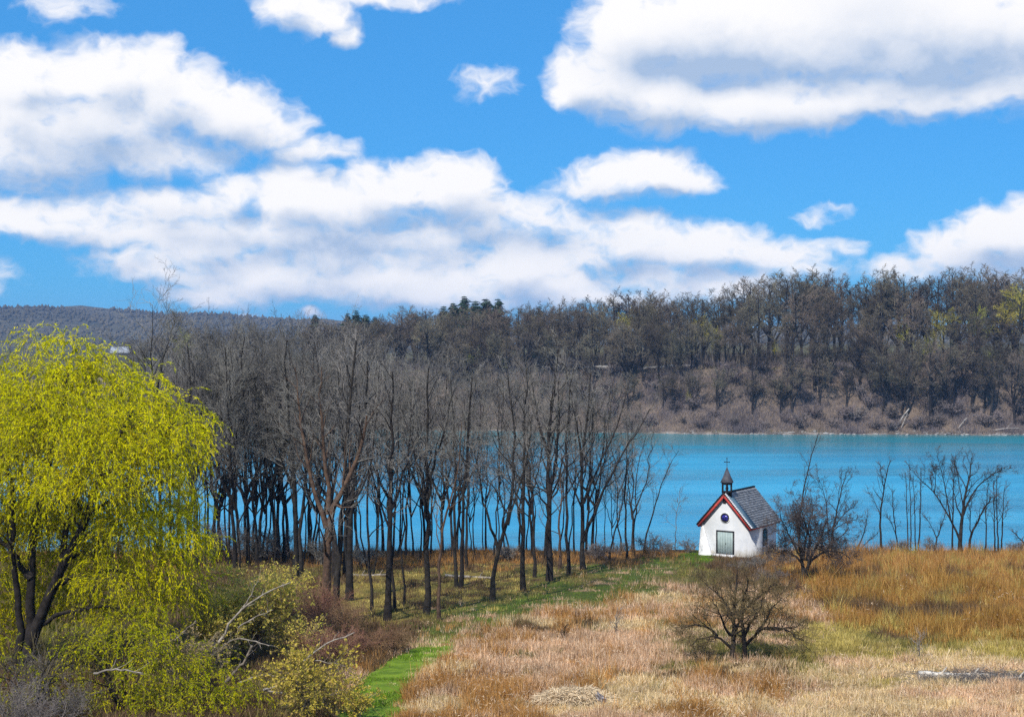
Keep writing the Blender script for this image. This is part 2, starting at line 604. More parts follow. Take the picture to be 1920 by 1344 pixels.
gx = grid_axis(-640, 640, -75, 75, .8, 14)
gy = grid_axis(-120, 50, 50, 50, 6, 6)
gy = np.concatenate([np.arange(-120, 48, 6), np.arange(48, 150, .8), np.arange(150, 215, 5)])
XX, YY = np.meshgrid(gx, gy)
ZZ = gz(XX, YY)
ZZ = np.maximum(ZZ, -6)
zi, _ = zone_at(XX.ravel(), YY.ravel())
gc = ZC[zi].mean(1) * np.array([.62, .60, .58])
m = MB()
nx, ny = len(gx), len(gy)
ii = np.arange(nx * ny).reshape(ny, nx)
m.quads(np.stack([XX, YY, ZZ], -1), np.stack([ii[:-1, :-1], ii[:-1, 1:], ii[1:, 1:], ii[1:, :-1]], -1), gc)
gm, N, out = new_mat('meadow_soil')
a = N.add('ShaderNodeAttribute', attribute_name='col')
tcn = N.add('ShaderNodeTexCoord')
nz = N.noise(tcn.outputs['Object'], 2.2, 8, .65)
c = N.mix(N.remap(nz, .35, .7), N.mix(1.0, a.outputs['Color'], (.55, .52, .5, 1), 'MULTIPLY'), a.outputs['Color'])
b = N.add('ShaderNodeBsdfPrincipled'); N.put(b.inputs['Base Color'], c); b.inputs['Roughness'].default_value = .95
b.inputs['Specular IOR Level'].default_value = .1
bn = N.add('ShaderNodeBump'); bn.inputs['Strength'].default_value = .8; bn.inputs['Distance'].default_value = .2
N.put(bn.inputs['Height'], N.noise(tcn.outputs['Object'], 5, 6, .7)); N.put(b.inputs['Normal'], bn.outputs[0])
N.l.new(b.outputs[0], out.inputs[0])
structure('ground', m, gm, smooth=True, label='meadow sloping down to the crest above the river')

# ------------------------------------------------------------------ river
wm, N, out = new_mat('river_water')
tcn = N.add('ShaderNodeTexCoord')
ob = tcn.outputs['Object']
b = N.add('ShaderNodeBsdfPrincipled')
spx = N.add('ShaderNodeSeparateXYZ'); N.put(spx.inputs[0], ob)
streak = N.noise(N.vmath('MULTIPLY', ob, (.010, .05, 1)), 1.0, 4, .55)
deep = N.mix(N.remap(streak, .38, .66), (.028, .26, .43, 1), (.045, .34, .53, 1))
deep = N.mix(N.remap(spx.outputs[1], 340, 434), deep, (.010, .17, .21, 1))  # darker band painted near the far shore for the bank's reflection
lane = N.remap(N.noise(N.vmath('MULTIPLY', ob, (.006, .028, 1)), 1.0, 3, .5), .42, .62)
N.put(b.inputs['Base Color'], deep)
N.put(b.inputs['Roughness'], N.math('MULTIPLY_ADD', lane, .22, .10))
b.inputs['IOR'].default_value = 1.333
bn = N.add('ShaderNodeBump'); bn.inputs['Strength'].default_value = 1.0; bn.inputs['Distance'].default_value = .30
wv = N.noise(N.vmath('MULTIPLY', ob, (.35, .9, 1)), 1.0, 6, .62)
N.put(bn.inputs['Height'], wv); N.put(b.inputs['Normal'], bn.outputs[0])
N.l.new(b.outputs[0], out.inputs[0])
m = MB()
wx = np.concatenate([np.arange(-4200, -400, 200), np.arange(-400, 401, 20), np.arange(600, 4201, 200)])
wy = np.concatenate([np.arange(110, 520, 15), np.arange(520, 2301, 100)])
XX, YY = np.meshgrid(wx, wy)
ii = np.arange(XX.size).reshape(XX.shape)
m.quads(np.stack([XX, YY, 0 * XX], -1), np.stack([ii[:-1, :-1], ii[:-1, 1:], ii[1:, 1:], ii[1:, :-1]], -1))
structure('water', m, wm, label='blue green river below the meadow crest')


# ------------------------------------------------------------------ far bank
def shore(x):
    return np.interp(x, [-1200, -500, -250, -120, -40, 60, 170, 400, 1200], [820, 640, 540, 490, 462, 440, 436, 432, 460]) + (vnoise(x, 0 * np.asarray(x), 22) - .5) * 7


def plateau(x):
    return np.interp(x, [-400, -150, -60, 10, 60, 400], [13.5, 14.5, 16.5, 19.5, 20.4, 21])


def far_z(x, y):
    s = y - shore(x)
    P = plateau(x)
    t = np.clip((s - 3) / 24, 0, 1)
    prof = t * t * (3 - 2 * t) * .5 + t * .5
    z = np.where(s < 0, -3 + np.clip(s + 3, 0, 3), np.minimum(s, 3) * .15)
    z = z + prof * (P - .4)
    z = z + np.clip(s - 40, 0, 300) * .02
    bl = np.clip(s / 6, 0, 1) * np.clip((45 - s) / 15, 0, 1)
    z = z + bl * ((vnoise(x, y, 11) - .5) * 3.2 + (vnoise(x, y, 4) - .5) * 1.2)
    hill = 62 * np.exp(-((x + 860) / 260) ** 2) + 42 * np.exp(-((x + 400) / 330) ** 2) + 30 * np.exp(-((x + 1700) / 500) ** 2) + 26 * np.exp(-((x - 700) / 700) ** 2)
    hill = hill * (1 + (vnoise(x, y, 160) - .5) * .35 + (vnoise(x, y, 60) - .5) * .12)
    z = z + hill * np.clip((y - 1700) / 700, 0, 1) ** 1.0
    return z


fx = np.concatenate([np.arange(-3600, -260, 40), np.arange(-260, 270, 2.8), np.arange(270, 3600, 40)])
fs = np.concatenate([np.arange(-14, 60, 1.6), np.arange(60, 200, 8), np.arange(200, 1000, 50), np.arange(1000, 2300, 45), np.arange(2300, 7000, 500)])
XX, SS = np.meshgrid(fx, fs)
YY = SS + shore(XX) * np.clip(1 - (SS - 200) / 1500, 0, 1) + 440 * np.clip((SS - 200) / 1500, 0, 1)
ZZ = far_z(XX, YY)
m = MB()
nx, ny = len(fx), len(fs)
ii = np.arange(nx * ny).reshape(ny, nx)
m.quads(np.stack([XX, YY, ZZ], -1), np.stack([ii[:-1, :-1], ii[:-1, 1:], ii[1:, 1:], ii[1:, :-1]], -1))
fm, N, out = new_mat('bank_soil')
tcn = N.add('ShaderNodeTexCoord')
geo = N.add('ShaderNodeNewGeometry')
ob = tcn.outputs['Object']
sn = N.add('ShaderNodeSeparateXYZ'); N.put(sn.inputs[0], geo.outputs['Normal'])
so = N.add('ShaderNodeSeparateXYZ'); N.put(so.inputs[0], ob)
leafl = N.mix(N.remap(N.noise(ob, .25, 7, .65), .35, .65), (.08, .063, .055, 1), (.21, .16, .12, 1))
lawn = N.mix(N.remap(N.noise(ob, .15, 6, .6), .4, .6), (.10, .085, .05, 1), (.14, .14, .06, 1))
flat = N.remap(sn.outputs[2], .86, .96)
c1 = N.mix(flat, leafl, lawn)
wood = N.mix(N.remap(N.noise(ob, .03, 8, .7), .35, .65), (.040, .042, .030, 1), (.10, .085, .055, 1))
c2 = N.mix(N.remap(so.outputs[1], 600, 900), c1, wood)
beach = N.remap(so.outputs[2], .35, 1.0)
c3 = N.mix(beach, N.mix(N.remap(N.noise(ob, .2, 5, .6), .4, .6), (.10, .085, .075, 1), (.26, .22, .19, 1)), c2)
b = N.add('ShaderNodeBsdfPrincipled'); N.put(b.inputs['Base Color'], c3); b.inputs['Roughness'].default_value = .95
b.inputs['Specular IOR Level'].default_value = .1
bn = N.add('ShaderNodeBump'); bn.inputs['Strength'].default_value = 1; bn.inputs['Distance'].default_value = .8
N.put(bn.inputs['Height'], N.noise(ob, .7, 6, .7)); N.put(b.inputs['Normal'], bn.outputs[0])
N.l.new(b.outputs[0], out.inputs[0])
structure('far_bank_hills', m, fm, smooth=True, label='wooded bluff across the river and the low blue hills beyond')

# road along the top of the bluff
m = MB()
rx = np.arange(-60, 260, 3.0)
ry = shore(rx) + 34
def road_z(x):
    xs = np.asarray(x, float)
    return far_z(xs, shore(xs) + 37) + .35
L = np.stack([rx, ry, road_z(rx)], -1); R_ = np.stack([rx, ry + 6, road_z(rx) + .02], -1)
L2 = L + [0, -.6, -1.6]; R2 = R_ + [0, .6, -1.6]
k = len(rx)
i0 = np.arange(k - 1)
m.quads(np.concatenate([L2, L, R_, R2]), np.concatenate([np.stack([i0 + j * k, i0 + 1 + j * k, i0 + 1 + (j + 1) * k, i0 + (j + 1) * k], -1) for j in range(3)]))
M['road'] = pbr('pale_road', (.28, .27, .26), (.36, .35, .33), 2, .9)
structure('road', m, M['road'], label='pale road running along the top of the far bluff')

# ------------------------------------------------------------------ growing trees
def grow(P, R, per, t0, t1, a0, a1, l0, l1, m, wig, up, rr, rmin=.004, ltaper=.5, rel=False, r=None):
    r = r or rng
    Nn, n, _ = P.shape
    B = Nn * per
    par = np.repeat(np.arange(Nn), per)
    t = t0 + (t1 - t0) * ((np.tile(np.arange(per), Nn) + r.random(B)) / per)
    f = t * (n - 1)
    i = np.minimum(f.astype(int), n - 2)
    w = (f - i)[:, None]
    pos = P[par, i] * (1 - w) + P[par, i + 1] * w
    rad = R[par, i] * (1 - w[:, 0]) + R[par, i + 1] * w[:, 0]
    tan = norm(P[par, i + 1] - P[par, i])
    rv = r.normal(size=(B, 3))
    perp = norm(rv - (rv * tan).sum(1, keepdims=True) * tan)
    ang = np.radians(r.uniform(a0, a1, B))[:, None]
    d = tan * np.cos(ang) + perp * np.sin(ang)
    Ln = r.uniform(l0, l1, B) * (1 - ltaper * (t - t0) / max(t1 - t0, 1e-6))
    if rel:
        Ln = Ln * np.linalg.norm(np.diff(P, axis=1), axis=2).sum(1)[par]
    st = (Ln / (m - 1))[:, None]
    pts = [pos]
    for _ in range(m - 1):
        d = norm(d + wig * r.normal(size=(B, 3)) + up * np.array([0, 0, 1.0]))
        pos = pos + d * st
        pts.append(pos)
    r0 = np.maximum(rad * rr * r.uniform(.7, 1.0, B), rmin)
    return np.stack(pts, 1), np.maximum(r0[:, None] * (1 - .75 * np.linspace(0, 1, m))[None], rmin * .6)


def spine(pts, n=10, wig=.0, r=None):
    pts = np.asarray(pts, float)
    s = np.concatenate([[0], np.cumsum(np.linalg.norm(np.diff(pts, axis=0), axis=1))])
    u = np.linspace(0, s[-1], n)
    q = np.stack([np.interp(u, s, pts[:, i]) for i in range(3)], -1)
    if n > 4:
        q[1:-1] = q[1:-1] * .6 + (q[:-2] + q[2:]) * .2
    if wig:
        q[1:] += (r or rng).normal(size=(n - 1, 3)) * wig
    return q


def taper(r0, r1, n, flare=0.0):
    t = np.linspace(0, 1, n)
    rr = r0 * (1 - t) + r1 * t
    if flare:
        rr = rr * (1 + flare * np.exp(-t * 18))
    return rr


def stem_tree(stems, radii, p, r):
    """stems: list of polylines (first vertex at the base); p: growth numbers. Returns the wood and the twigs."""
    wood, twigs = MB(), MB()
    for S, r0 in zip(stems, radii):
        n = 12
        SP = spine(S, n, p.get('wig0', .03), r)
        SR = taper(r0, r0 * p.get('tip', .22), n, p.get('flare', .45))
        SP[0, 2] -= .15
        wood.tube(SP, SR, p.get('k0', 8))
        P1, R1 = grow(SP[None], SR[None], p['n1'], p['t1'], .98, *p['a1'], *p['l1'], 7, p.get('w1', .16), p.get('u1', .10), .62, .012, p.get('lt1', .45), True, r)
        wood.tube(P1, R1, 5)
        P2, R2 = grow(P1, R1, p['n2'], .25, 1., 20, 55, .30, .62, 5, .18, p.get('u2', .06), .62, p.get('rm2', .009), .4, True, r)
        twigs.tube(P2, R2, 3)
        P3, R3 = grow(P2, R2, p['n3'], .15, 1., 20, 55, *p.get('l3', (.35, .8)), 3, .2, p.get('u3', .05), .65, p.get('rm3', .007), .3, True, r)
        twigs.tube(P3, R3, 3)
        if p.get('n4'):
            P4, R4 = grow(P3, R3, p['n4'], .15, 1., 20, 60, *p.get('l4', (.3, .8)), 2, .2, p.get('u4', .04), .7, p.get('rm4', .006), .3, True, r)
            twigs.tube(P4, R4, 3)
        # the stem's own top also carries twigs
        P5, R5 = grow(SP[None, n // 2:], SR[None, n // 2:], p.get('nt', 14), .2, 1., 25, 60, *p.get('lt', (.8, 1.8)), 4, .18, .08, .45, .008, .3, False, r)
        twigs.tube(P5, R5, 3)
        P6, R6 = grow(P5, R5, 5, .15, 1., 20, 55, .3, .7, 2, .2, .05, .65, .007, .3, True, r)
        twigs.tube(P6, R6, 3)
    return wood, twigs


def plant(name, label, cat, base, wood, twigs, wm_, tm_, group=None, crown='crown', trunk='trunk'):
    o = thing(name, label, cat, base, group)
    a_ = part(trunk, wood, wm_, o, True)
    b_ = part(crown, twigs, tm_, o, False)
    KIDS[o.name] = [a_, b_]
    return o


def auto_tree(H, r0, p, r, lean=0.0, fork=None):
    top = np.array([lean * H * r.normal() , lean * H * r.normal(), H])
    mid = top * .5 + np.array([r.normal() * .02 * H, r.normal() * .02 * H, 0])
    stems, radii = [[(0, 0, 0), mid, top]], [r0]
    if fork:
        for _ in range(fork):
            z0 = r.uniform(.22, .4) * H
            base = mid * (z0 / mid[2])
            a_ = r.uniform(0, 6.28)
            sp_ = r.uniform(.12, .26) * H
            e = np.array([math.cos(a_) * sp_, math.sin(a_) * sp_, r.uniform(.82, 1.0) * H])
            stems.append([base + np.array([0, 0, .15]), base * .55 + e * .45 + np.array([math.cos(a_) * .05 * H, math.sin(a_) * .05 * H, -.06 * H]), e])
            radii.append(r0 * .68)
    return stem_tree(stems, radii, p, r)


GROVE_P = dict(n1=12, t1=.40, a1=(28, 58), l1=(.20, .34), n2=6, n3=4, n4=3, rm3=.010, rm4=.009, rm2=.013, u1=.07, nt=12)
GROVE_V = []
for v in range(7):
    r = np.random.default_rng(100 + v)
    p = dict(GROVE_P, t1=r.uniform(.18, .32), wig0=.13, lt1=.45)
    GROVE_V.append(auto_tree(18, [.08, .11, .16, .09, .13, .17, .10][v], p, r, .05, fork=[0, 1, 2, 0, 1, 2, 3][v]))
GROVE_ME = [(w.mesh('trunk'), t.mesh('crown')) for w, t in GROVE_V]

TOPX = [0, 60, 140, 230, 290, 350, 450, 520, 620, 700, 760, 840, 900, 960, 1040, 1090, 1130, 1200, 1260]
TOPY = [600, 640, 650, 620, 590, 615, 602, 610, 602, 630, 660, 660, 690, 670, 648, 652, 690, 765, 840]

_proto = {}
def grove_copy(v, base, H, rz, label, group, wide=1.0, name='bare_tree', mats=('bark', 'twig')):
    s = H / 18.0
    key = ('g', v, mats)
    if key not in _proto:
        o = thing(name, label, 'tree', base, group, rz)
        o.scale = (s * wide, s * wide, s)
        w, t = GROVE_ME[v]
        if any(kk[:2] == ('g', v) for kk in _proto):
            w, t = w.copy(), t.copy()
            w.materials.clear(); t.materials.clear()
        KIDS[o.name] = [part('trunk', w, M[mats[0]], o, True), part('crown', t, M[mats[1]], o)]
        _proto[key] = o
        return o
    return copy_tree(_proto[key], base, rz, (s * wide, s * wide, s), label, group)


def hero(label, pix, d, r0, p, seed, limbs=(), name='bare_tree', mats=('bark', 'twig'), cat='tree', group=None, spread=1.0):
    """a tree whose stem (and chosen limbs) run through photo pixels at distance d"""
    base = foot(*pix[0])
    d = base[1]
    r = np.random.default_rng(seed)
    if r0 < .1:
        name = 'sapling'
    def pts(line, off=0.0):
        q = []
        for i, (a_, b_) in enumerate(line):
            w = at(a_, b_, d)
            q.append(w - base + np.array([0, off * i / max(len(line) - 1, 1), 0]))
        return q
    st = pts(pix); st[0] = np.zeros(3)
    stems, radii = [st], [r0]
    if mats[0] == 'bark' and mats[1] == 'twig_dim':
        radii = [r0 * 1.25]
    for ln, rr in limbs:
        stems.append(pts(ln, r.uniform(-1.6, 1.6))); radii.append(rr)
    pp = dict(p)
    w, t = stem_tree(stems, radii, pp, r)
    return plant(name, label, cat, base, w, t, M[mats[0]], M[mats[1]], group)


ORD = ['first', 'second', 'third', 'fourth', 'fifth', 'sixth', 'seventh', 'eighth', 'ninth', 'tenth', 'eleventh', 'twelfth', 'thirteenth', 'fourteenth', 'fifteenth', 'sixteenth', 'seventeenth', 'eighteenth', 'nineteenth', 'twentieth']
def row_labels(pxs, kind, marks):
    """labels for trees at photo columns pxs: each counted off from the nearest landmark in marks"""
    out_ = [None] * len(pxs)
    near = [min(range(len(marks)), key=lambda k: abs(marks[k][0] - p)) for p in pxs]
    for k, (mx_, ph) in enumerate(marks):
        for side, word in ((-1, 'left'), (1, 'right')):
            ids = sorted([i for i in range(len(pxs)) if near[i] == k and (pxs[i] - mx_) * side >= 0 and not (side == 1 and pxs[i] == mx_)], key=lambda i: abs(pxs[i] - mx_))
            for n_, i in enumerate(ids):
                out_[i] = '%s, %s to the %s of %s' % (kind, ORD[n_], word, ph)
    return out_
GM = [(60, "the willow's left stem"), (300, "the tall skyline tree"), (395, "the willow's right edge"), (470, "the main yellow shrub"), (560, "the black trio"), (614, "the vine-clad tree"), (726, "the path's tall trunk"),
      (799, "the wide forked tree"), (864, "the paired trunks"), (924, "the crooked tree"), (1030, "the thickest trunk"), (1093, "the limb-sweeping tree")]
FM = [(228, "the pale-roofed house"), (345, "the faint green tree"), (590, "the lone conifer"), (670, "the small evergreens"), (880, "the large evergreens"), (1012, "the small lone conifer"), (1292, "the green bush-tree"),
      (1385, "the chapel's ridge"), (1553, "the parked cars"), (1643, "the white van-like car"), (1684, "the leaning tree's foot"), (1800, "the largest crest tree"), (1905, "the bright yellow-green tree")]

# ------------------------------------------------------------------ the grove: trees one can follow by eye
HP = dict(n1=10, t1=.30, lt1=.4, wig0=.06, u1=.07, a1=(22, 50), l1=(.16, .32), n2=5, n3=4, n4=2, rm3=.010, rm4=.009, rm2=.013, nt=16)
HT = dict(HP, n1=6, n2=4, n3=4, n4=2, nt=12)
hero("tall dark straight trunk nearest the path, first of the grove above the mown green bend",
     [(726,1162),(727,1060),(733,960),(733,880),(736,800),(738,700)], 0, .21, HP, 1, [([(734,950),(752,905),(765,850),(775,760)], .08)])
hero("thinner dark trunk close behind the tall straight trunk nearest the path",
     [(740,1142),(737,1060),(739,1000),(745,900),(748,800),(752,720)], 0, .10, HT, 2)
hero("thin sapling between the paired front trunks and the wide forked tree",
     [(757,1134),(755,1050),(753,960),(760,890),(770,800),(772,730)], 0, .075, HT, 3)
hero("dark forked tree with wide V-shaped limbs, second large trunk along the verge",
     [(799,1151),(802,1040),(801,930),(799,860),(802,790),(806,690)], 0, .20, HP, 4,
     [([(804,1000),(797,920),(783,860),(765,815),(748,760)], .10), ([(802,930),(815,860),(835,800),(850,730)], .10)])
hero("reddish vine-covered thin tree just in front of the wide forked tree",
     [(823,1160),(824,1060),(822,1020),(835,980),(848,930),(858,880),(868,790)], 0, .11, HT, 5, mats=('vine_bark', 'twig'))
hero("mid-sized dark trunk with a twin on its left, halfway along the verge",
     [(864,1101),(866,1020),(868,950),(873,880),(880,800),(885,710)], 0, .15, HP, 6)
hero("left twin of the paired trunks halfway along the verge",
     [(856,1099),(853,1020),(852,940),(856,870),(850,790),(846,700)], 0, .13, HT, 7)
hero("straight dark trunk standing behind the paired trunks with water behind it",
     [(876,1069),(876,960),(876,880),(880,800),(886,700)], 0, .12, HT, 8)
hero("crooked tree leaning right from the verge with a wide low fork",
     [(924,1129),(927,1070),(934,1025),(950,985),(960,920),(963,870),(962,800),(955,700)], 0, .16, HP, 9,
     [([(934,1025),(918,985),(906,940),(898,900),(888,840)], .10), ([(952,980),(975,900),(990,850),(1000,770)], .08)])
hero("upright dark tree with a thin left limb, right of the crooked forked tree",
     [(981,1105),(980,1010),(982,930),(982,850),(985,780),(990,690)], 0, .18, HP, 10, [([(980,1000),(970,960),(966,900),(955,830)], .08)])
hero("slim tree forking at mid height behind the upright dark tree",
     [(1002,1084),(1001,1010),(997,930),(992,880),(990,790)], 0, .13, HT, 11, [([(998,930),(1010,870),(1025,800)], .07)])
hero("thickest dark trunk of the grove's right half with a tall spreading crown",
     [(1030,1090),(1030,1000),(1030,930),(1028,870),(1027,800),(1040,740),(1048,655)], 0, .23, HP, 12,
     [([(1031,930),(1040,880),(1050,810),(1045,710)], .12), ([(1028,850),(1010,790),(1000,730),(985,680)], .10)])
hero("twisted vine-hung small tree between the thickest trunk and the pole-straight one",
     [(1048,1069),(1049,1010),(1044,980),(1054,955),(1049,900),(1052,850)], 0, .12, HT, 13, mats=('vine_bark', 'twig_grey'))
hero("pole-straight dark trunk right of the thickest tree",
     [(1066,1080),(1065,1000),(1062,920),(1063,850),(1064,780),(1075,690)], 0, .14, HT, 14)
hero("dark tree with one great limb sweeping far out to the right over the water",
     [(1093,1069),(1092,1010),(1090,930),(1090,850),(1102,790),(1108,700)], 0, .20, HP, 15,
     [([(1094,1012),(1110,970),(1128,930),(1150,880),(1171,845),(1200,800),(1222,765)], .14),
      ([(1094,940),(1120,880),(1145,830),(1165,780),(1180,720)], .10), ([(1090,870),(1080,800),(1070,730),(1052,665)], .10)])
hero("short crooked tree with a stubby dark base at the grove's edge toward the chapel",
     [(1143,1047),(1145,1022),(1155,990),(1165,960),(1170,910)], 0, .10, HT, 16)
hero("straight slim tree standing alone at the right end of the verge",
     [(1175,1054),(1174,990),(1173,920),(1174,850),(1176,790)], 0, .11, HT, 17)
hero("bent slim tree just right of the lone straight one",
     [(1188,1042),(1190,980),(1191,910),(1198,860),(1212,815)], 0, .09, HT, 18)
hero("leaning bare tree reaching right over the river, nearest the chapel",
     [(1208,1036),(1212,1000),(1225,960),(1238,910),(1250,880),(1272,845)], 0, .09, HT, 19)
hero("small spindly sapling between the leaning tree and the chapel",
     [(1266,1034),(1267,990),(1270,950),(1276,915)], 0, .05, dict(HT, n4=0), 20, mats=('twig', 'twig_grey'))
hero("thick brown vine-clad tree with limbs fanning wide, front of the dense grove",
     [(615,1172),(614,1080),(612,1000),(618,955),(640,920),(665,880),(690,780)], 0, .30, dict(HP, flare=.25, tip=.25), 21,
     [([(612,985),(592,935),(575,870),(560,800),(550,690)], .15), ([(616,960),(615,900),(602,820),(600,690)], .15)], mats=('vine_bark', 'twig'))
hero("dark tall tree rising right behind the brown vine-clad tree",
     [(634,1165),(632,1060),(640,980),(645,920),(650,850),(660,740),(665,640)], 0, .22, HP, 22)
hero("stout dark tree with high upswept fork, back right of the vine-clad tree",
     [(655,1122),(655,1020),(657,940),(665,880),(680,800),(692,680)], 0, .25, HP, 23, [([(657,940),(648,870),(636,800),(630,690)], .14)])
hero("black straight trunk in front of a close trio at the dense grove's left",
     [(553,1085),(555,1000),(553,920),(548,850),(540,760),(535,640)], 0, .20, HP, 24)
hero("second black trunk of the close trio, leaning slightly right",
     [(564,1080),(564,1000),(567,930),(576,860),(588,750),(590,650)], 0, .16, HP, 25)
hero("thinnest black trunk of the close trio",
     [(586,1050),(580,960),(578,900),(588,820),(595,720)], 0, .11, HT, 26)
hero("slim upright trunk between the stout dark tree and the path's first trunk",
     [(697,1145),(693,1060),(690,960),(695,880),(705,780),(712,690)], 0, .10, HT, 27)
hero("tall bare tree poking above the skyline behind the willow's top",
     [(300,1100),(300,900),(292,760),(285,690),(283,620),(287,572)], 0, .17, dict(HP, tip=.08, t1=.62, n1=12, nt=24, u1=.05), 28,
     [([(292,740),(305,670),(322,592)], .10), ([(291,750),(272,700),(256,655)], .09)])

# bare trees along the crest at the right of the chapel
RP = dict(n1=9, t1=.34, a1=(22, 48), l1=(.2, .4), n2=5, n3=4, n4=2, rm2=.014, rm3=.012, rm4=.010, nt=9, lt=(.5, 1.1), tip=.18, flare=.3)
RS = dict(RP, n1=8, n2=4, n3=3, n4=0, nt=9, l1=(.13, .28), tip=.3)
RM = ('bark', 'twig_dim')
hero("tall thin sapling leaning right out of the round shrub beside the chapel",
     [(1497,1040),(1500,960),(1505,930),(1513,890),(1522,850),(1534,812)], 0, .08, RS, 40, mats=RM)
hero("fan-shaped bare tree behind the round shrub beside the chapel",
     [(1556,1037),(1562,990),(1570,950),(1580,910),(1588,885)], 0, .10, RP, 41,
     [([(1555,1020),(1552,945),(1545,912),(1535,888)], .07), ([(1565,985),(1590,958),(1610,948)], .06), ([(1562,992),(1594,972),(1612,976)], .05)], mats=RM)
hero("low sprawling dead stems beside the fan-shaped tree on the crest",
     [(1607,1035),(1614,1015),(1622,990),(1628,960)], 0, .06, RS, 42, [([(1610,1032),(1630,1015),(1649,1003)], .05)], mats=RM)
hero("slender single tree with a narrow brushy top on the russet crest",
     [(1653,1033),(1650,990),(1652,950),(1656,920),(1660,895),(1671,862)], 0, .095, RS, 43,
     [([(1651,965),(1638,935),(1628,918)], .04), ([(1657,915),(1648,890),(1642,868)], .04)], mats=RM)
hero("thin branching sapling right of the slender single crest tree",
     [(1684,1033),(1680,1000),(1675,960),(1672,915)], 0, .06, RS, 44, [([(1680,1000),(1667,975),(1655,963)], .04)], mats=RM)
for i, (a_, b_, c_, lab) in enumerate([
        (1702, 1698, 885, "leftmost of four thin upright poles on the crest"),
        (1708, 1705, 862, "tallest of four thin upright poles on the crest"),
        (1717, 1712, 892, "third from the left of four thin poles on the crest"),
        (1722, 1727, 876, "rightmost of four thin poles on the crest, slightly stouter")]):
    hero(lab, [(a_, 1033), ((a_ + b_) / 2 + 1, 960), (b_, c_)], 0, .055 + .012 * (i == 3), dict(RS, n1=5, nt=6, l1=(.08, .2)), 45 + i, mats=RM)
hero("arched multi-stemmed small tree low between the thin poles and the big crest tree",
     [(1752,1034),(1756,1010),(1766,985),(1773,962)], 0, .07, RS, 50, [([(1757,1008),(1748,985),(1735,964)], .04)], mats=RM)
hero("largest crest tree with long limbs spreading both ways above the russet grass",
     [(1800,1034),(1802,985),(1808,940),(1816,900),(1822,858)], 0, .17, RP, 51,
     [([(1800,1010),(1784,975),(1765,940),(1752,920),(1730,900),(1718,882)], .11), ([(1782,972),(1774,930),(1766,890),(1753,852)], .08),
      ([(1806,962),(1820,930),(1830,910),(1850,892),(1884,872)], .10), ([(1752,921),(1752,892),(1744,872)], .05), ([(1806,950),(1800,900),(1796,855)], .06)], mats=RM)
hero("upright dark trunk just left of the largest crest tree",
     [(1786,1034),(1786,970),(1788,910),(1790,862)], 0, .075, RS, 52, mats=RM)
hero("low dark tree leaning right from the foot of the largest crest tree",
     [(1818,1034),(1820,1002),(1832,980),(1845,955),(1857,930)], 0, .11, RS, 53, [([(1820,1005),(1814,962),(1812,935)], .06)], mats=RM)
for i, (a_, b_, c_, lab) in enumerate([
        (1847, 1853, 905, "slim trunk right of the low leaning tree on the crest"),
        (1866, 1863, 900, "first of three close trunks at the crest's right end"),
        (1872, 1868, 893, "middle one of three close trunks at the crest's right end"),
        (1878, 1884, 912, "last of three close trunks at the crest's right end")]):
    hero(lab, [(a_, 1035), ((a_ + b_) / 2 - 1, 965), (b_, c_)], 0, .065, dict(RS, n1=8, n2=4, l1=(.16, .34)), 55 + i, mats=RM)
hero("low bare shrub tree bending left at the far right edge of the crest",
     [(1930,1036),(1917,1014),(1906,1003),(1898,995)], 0, .07, RS, 60, [([(1926,1030),(1935,1000),(1940,970)], .05)], mats=RM)

# the crowd of trees behind them
GROUPS = [
    (20, (332, 470), (1040, 1074), "slender crowded bare tree", "bare trees crowded beyond the willow"),
    (18, (470, 600), (1036, 1072), "slim bare tree deep in the grove", "bare trees in the thick of the grove"),
    (12, (600, 720), (1036, 1090), "thin bare mid-grove tree", "bare trees behind the vine-clad trunks"),
    (24, (725, 1000), (1034, 1056), "thin bare tree before the water", "bare trees at the back of the grove"),
    (13, (1000, 1190), (1034, 1050), "thin bare crest tree", "bare trees behind the limb-sweeping tree"),
    (9, (-40, 330), (1040, 1070), "bare tree showing through the willow", "bare trees behind the willow"),
]
gr = np.random.default_rng(33)
for (cnt, (xa, xb), (ya, yb), lab, grp) in GROUPS:
    pxs = [xa + (xb - xa) * (i + gr.random()) / cnt for i in range(cnt)]
    labs = row_labels(pxs, lab, GM)
    for i in range(cnt):
        px_ = pxs[i]; lab = labs[i]
        py_ = gr.uniform(ya, yb)
        b_ = foot(px_, py_)
        top = np.interp(px_, TOPX, TOPY) + abs(gr.normal()) * 40 + (25 if xa == 1000 else 0)
        H = (at(px_, top, b_[1])[2] - b_[2]) * .96
        b_[2] -= .1
        grove_copy(int(gr.integers(0, 7)), b_, H, gr.uniform(0, 6.28), lab, grp, wide=gr.uniform(.75, 1.0))

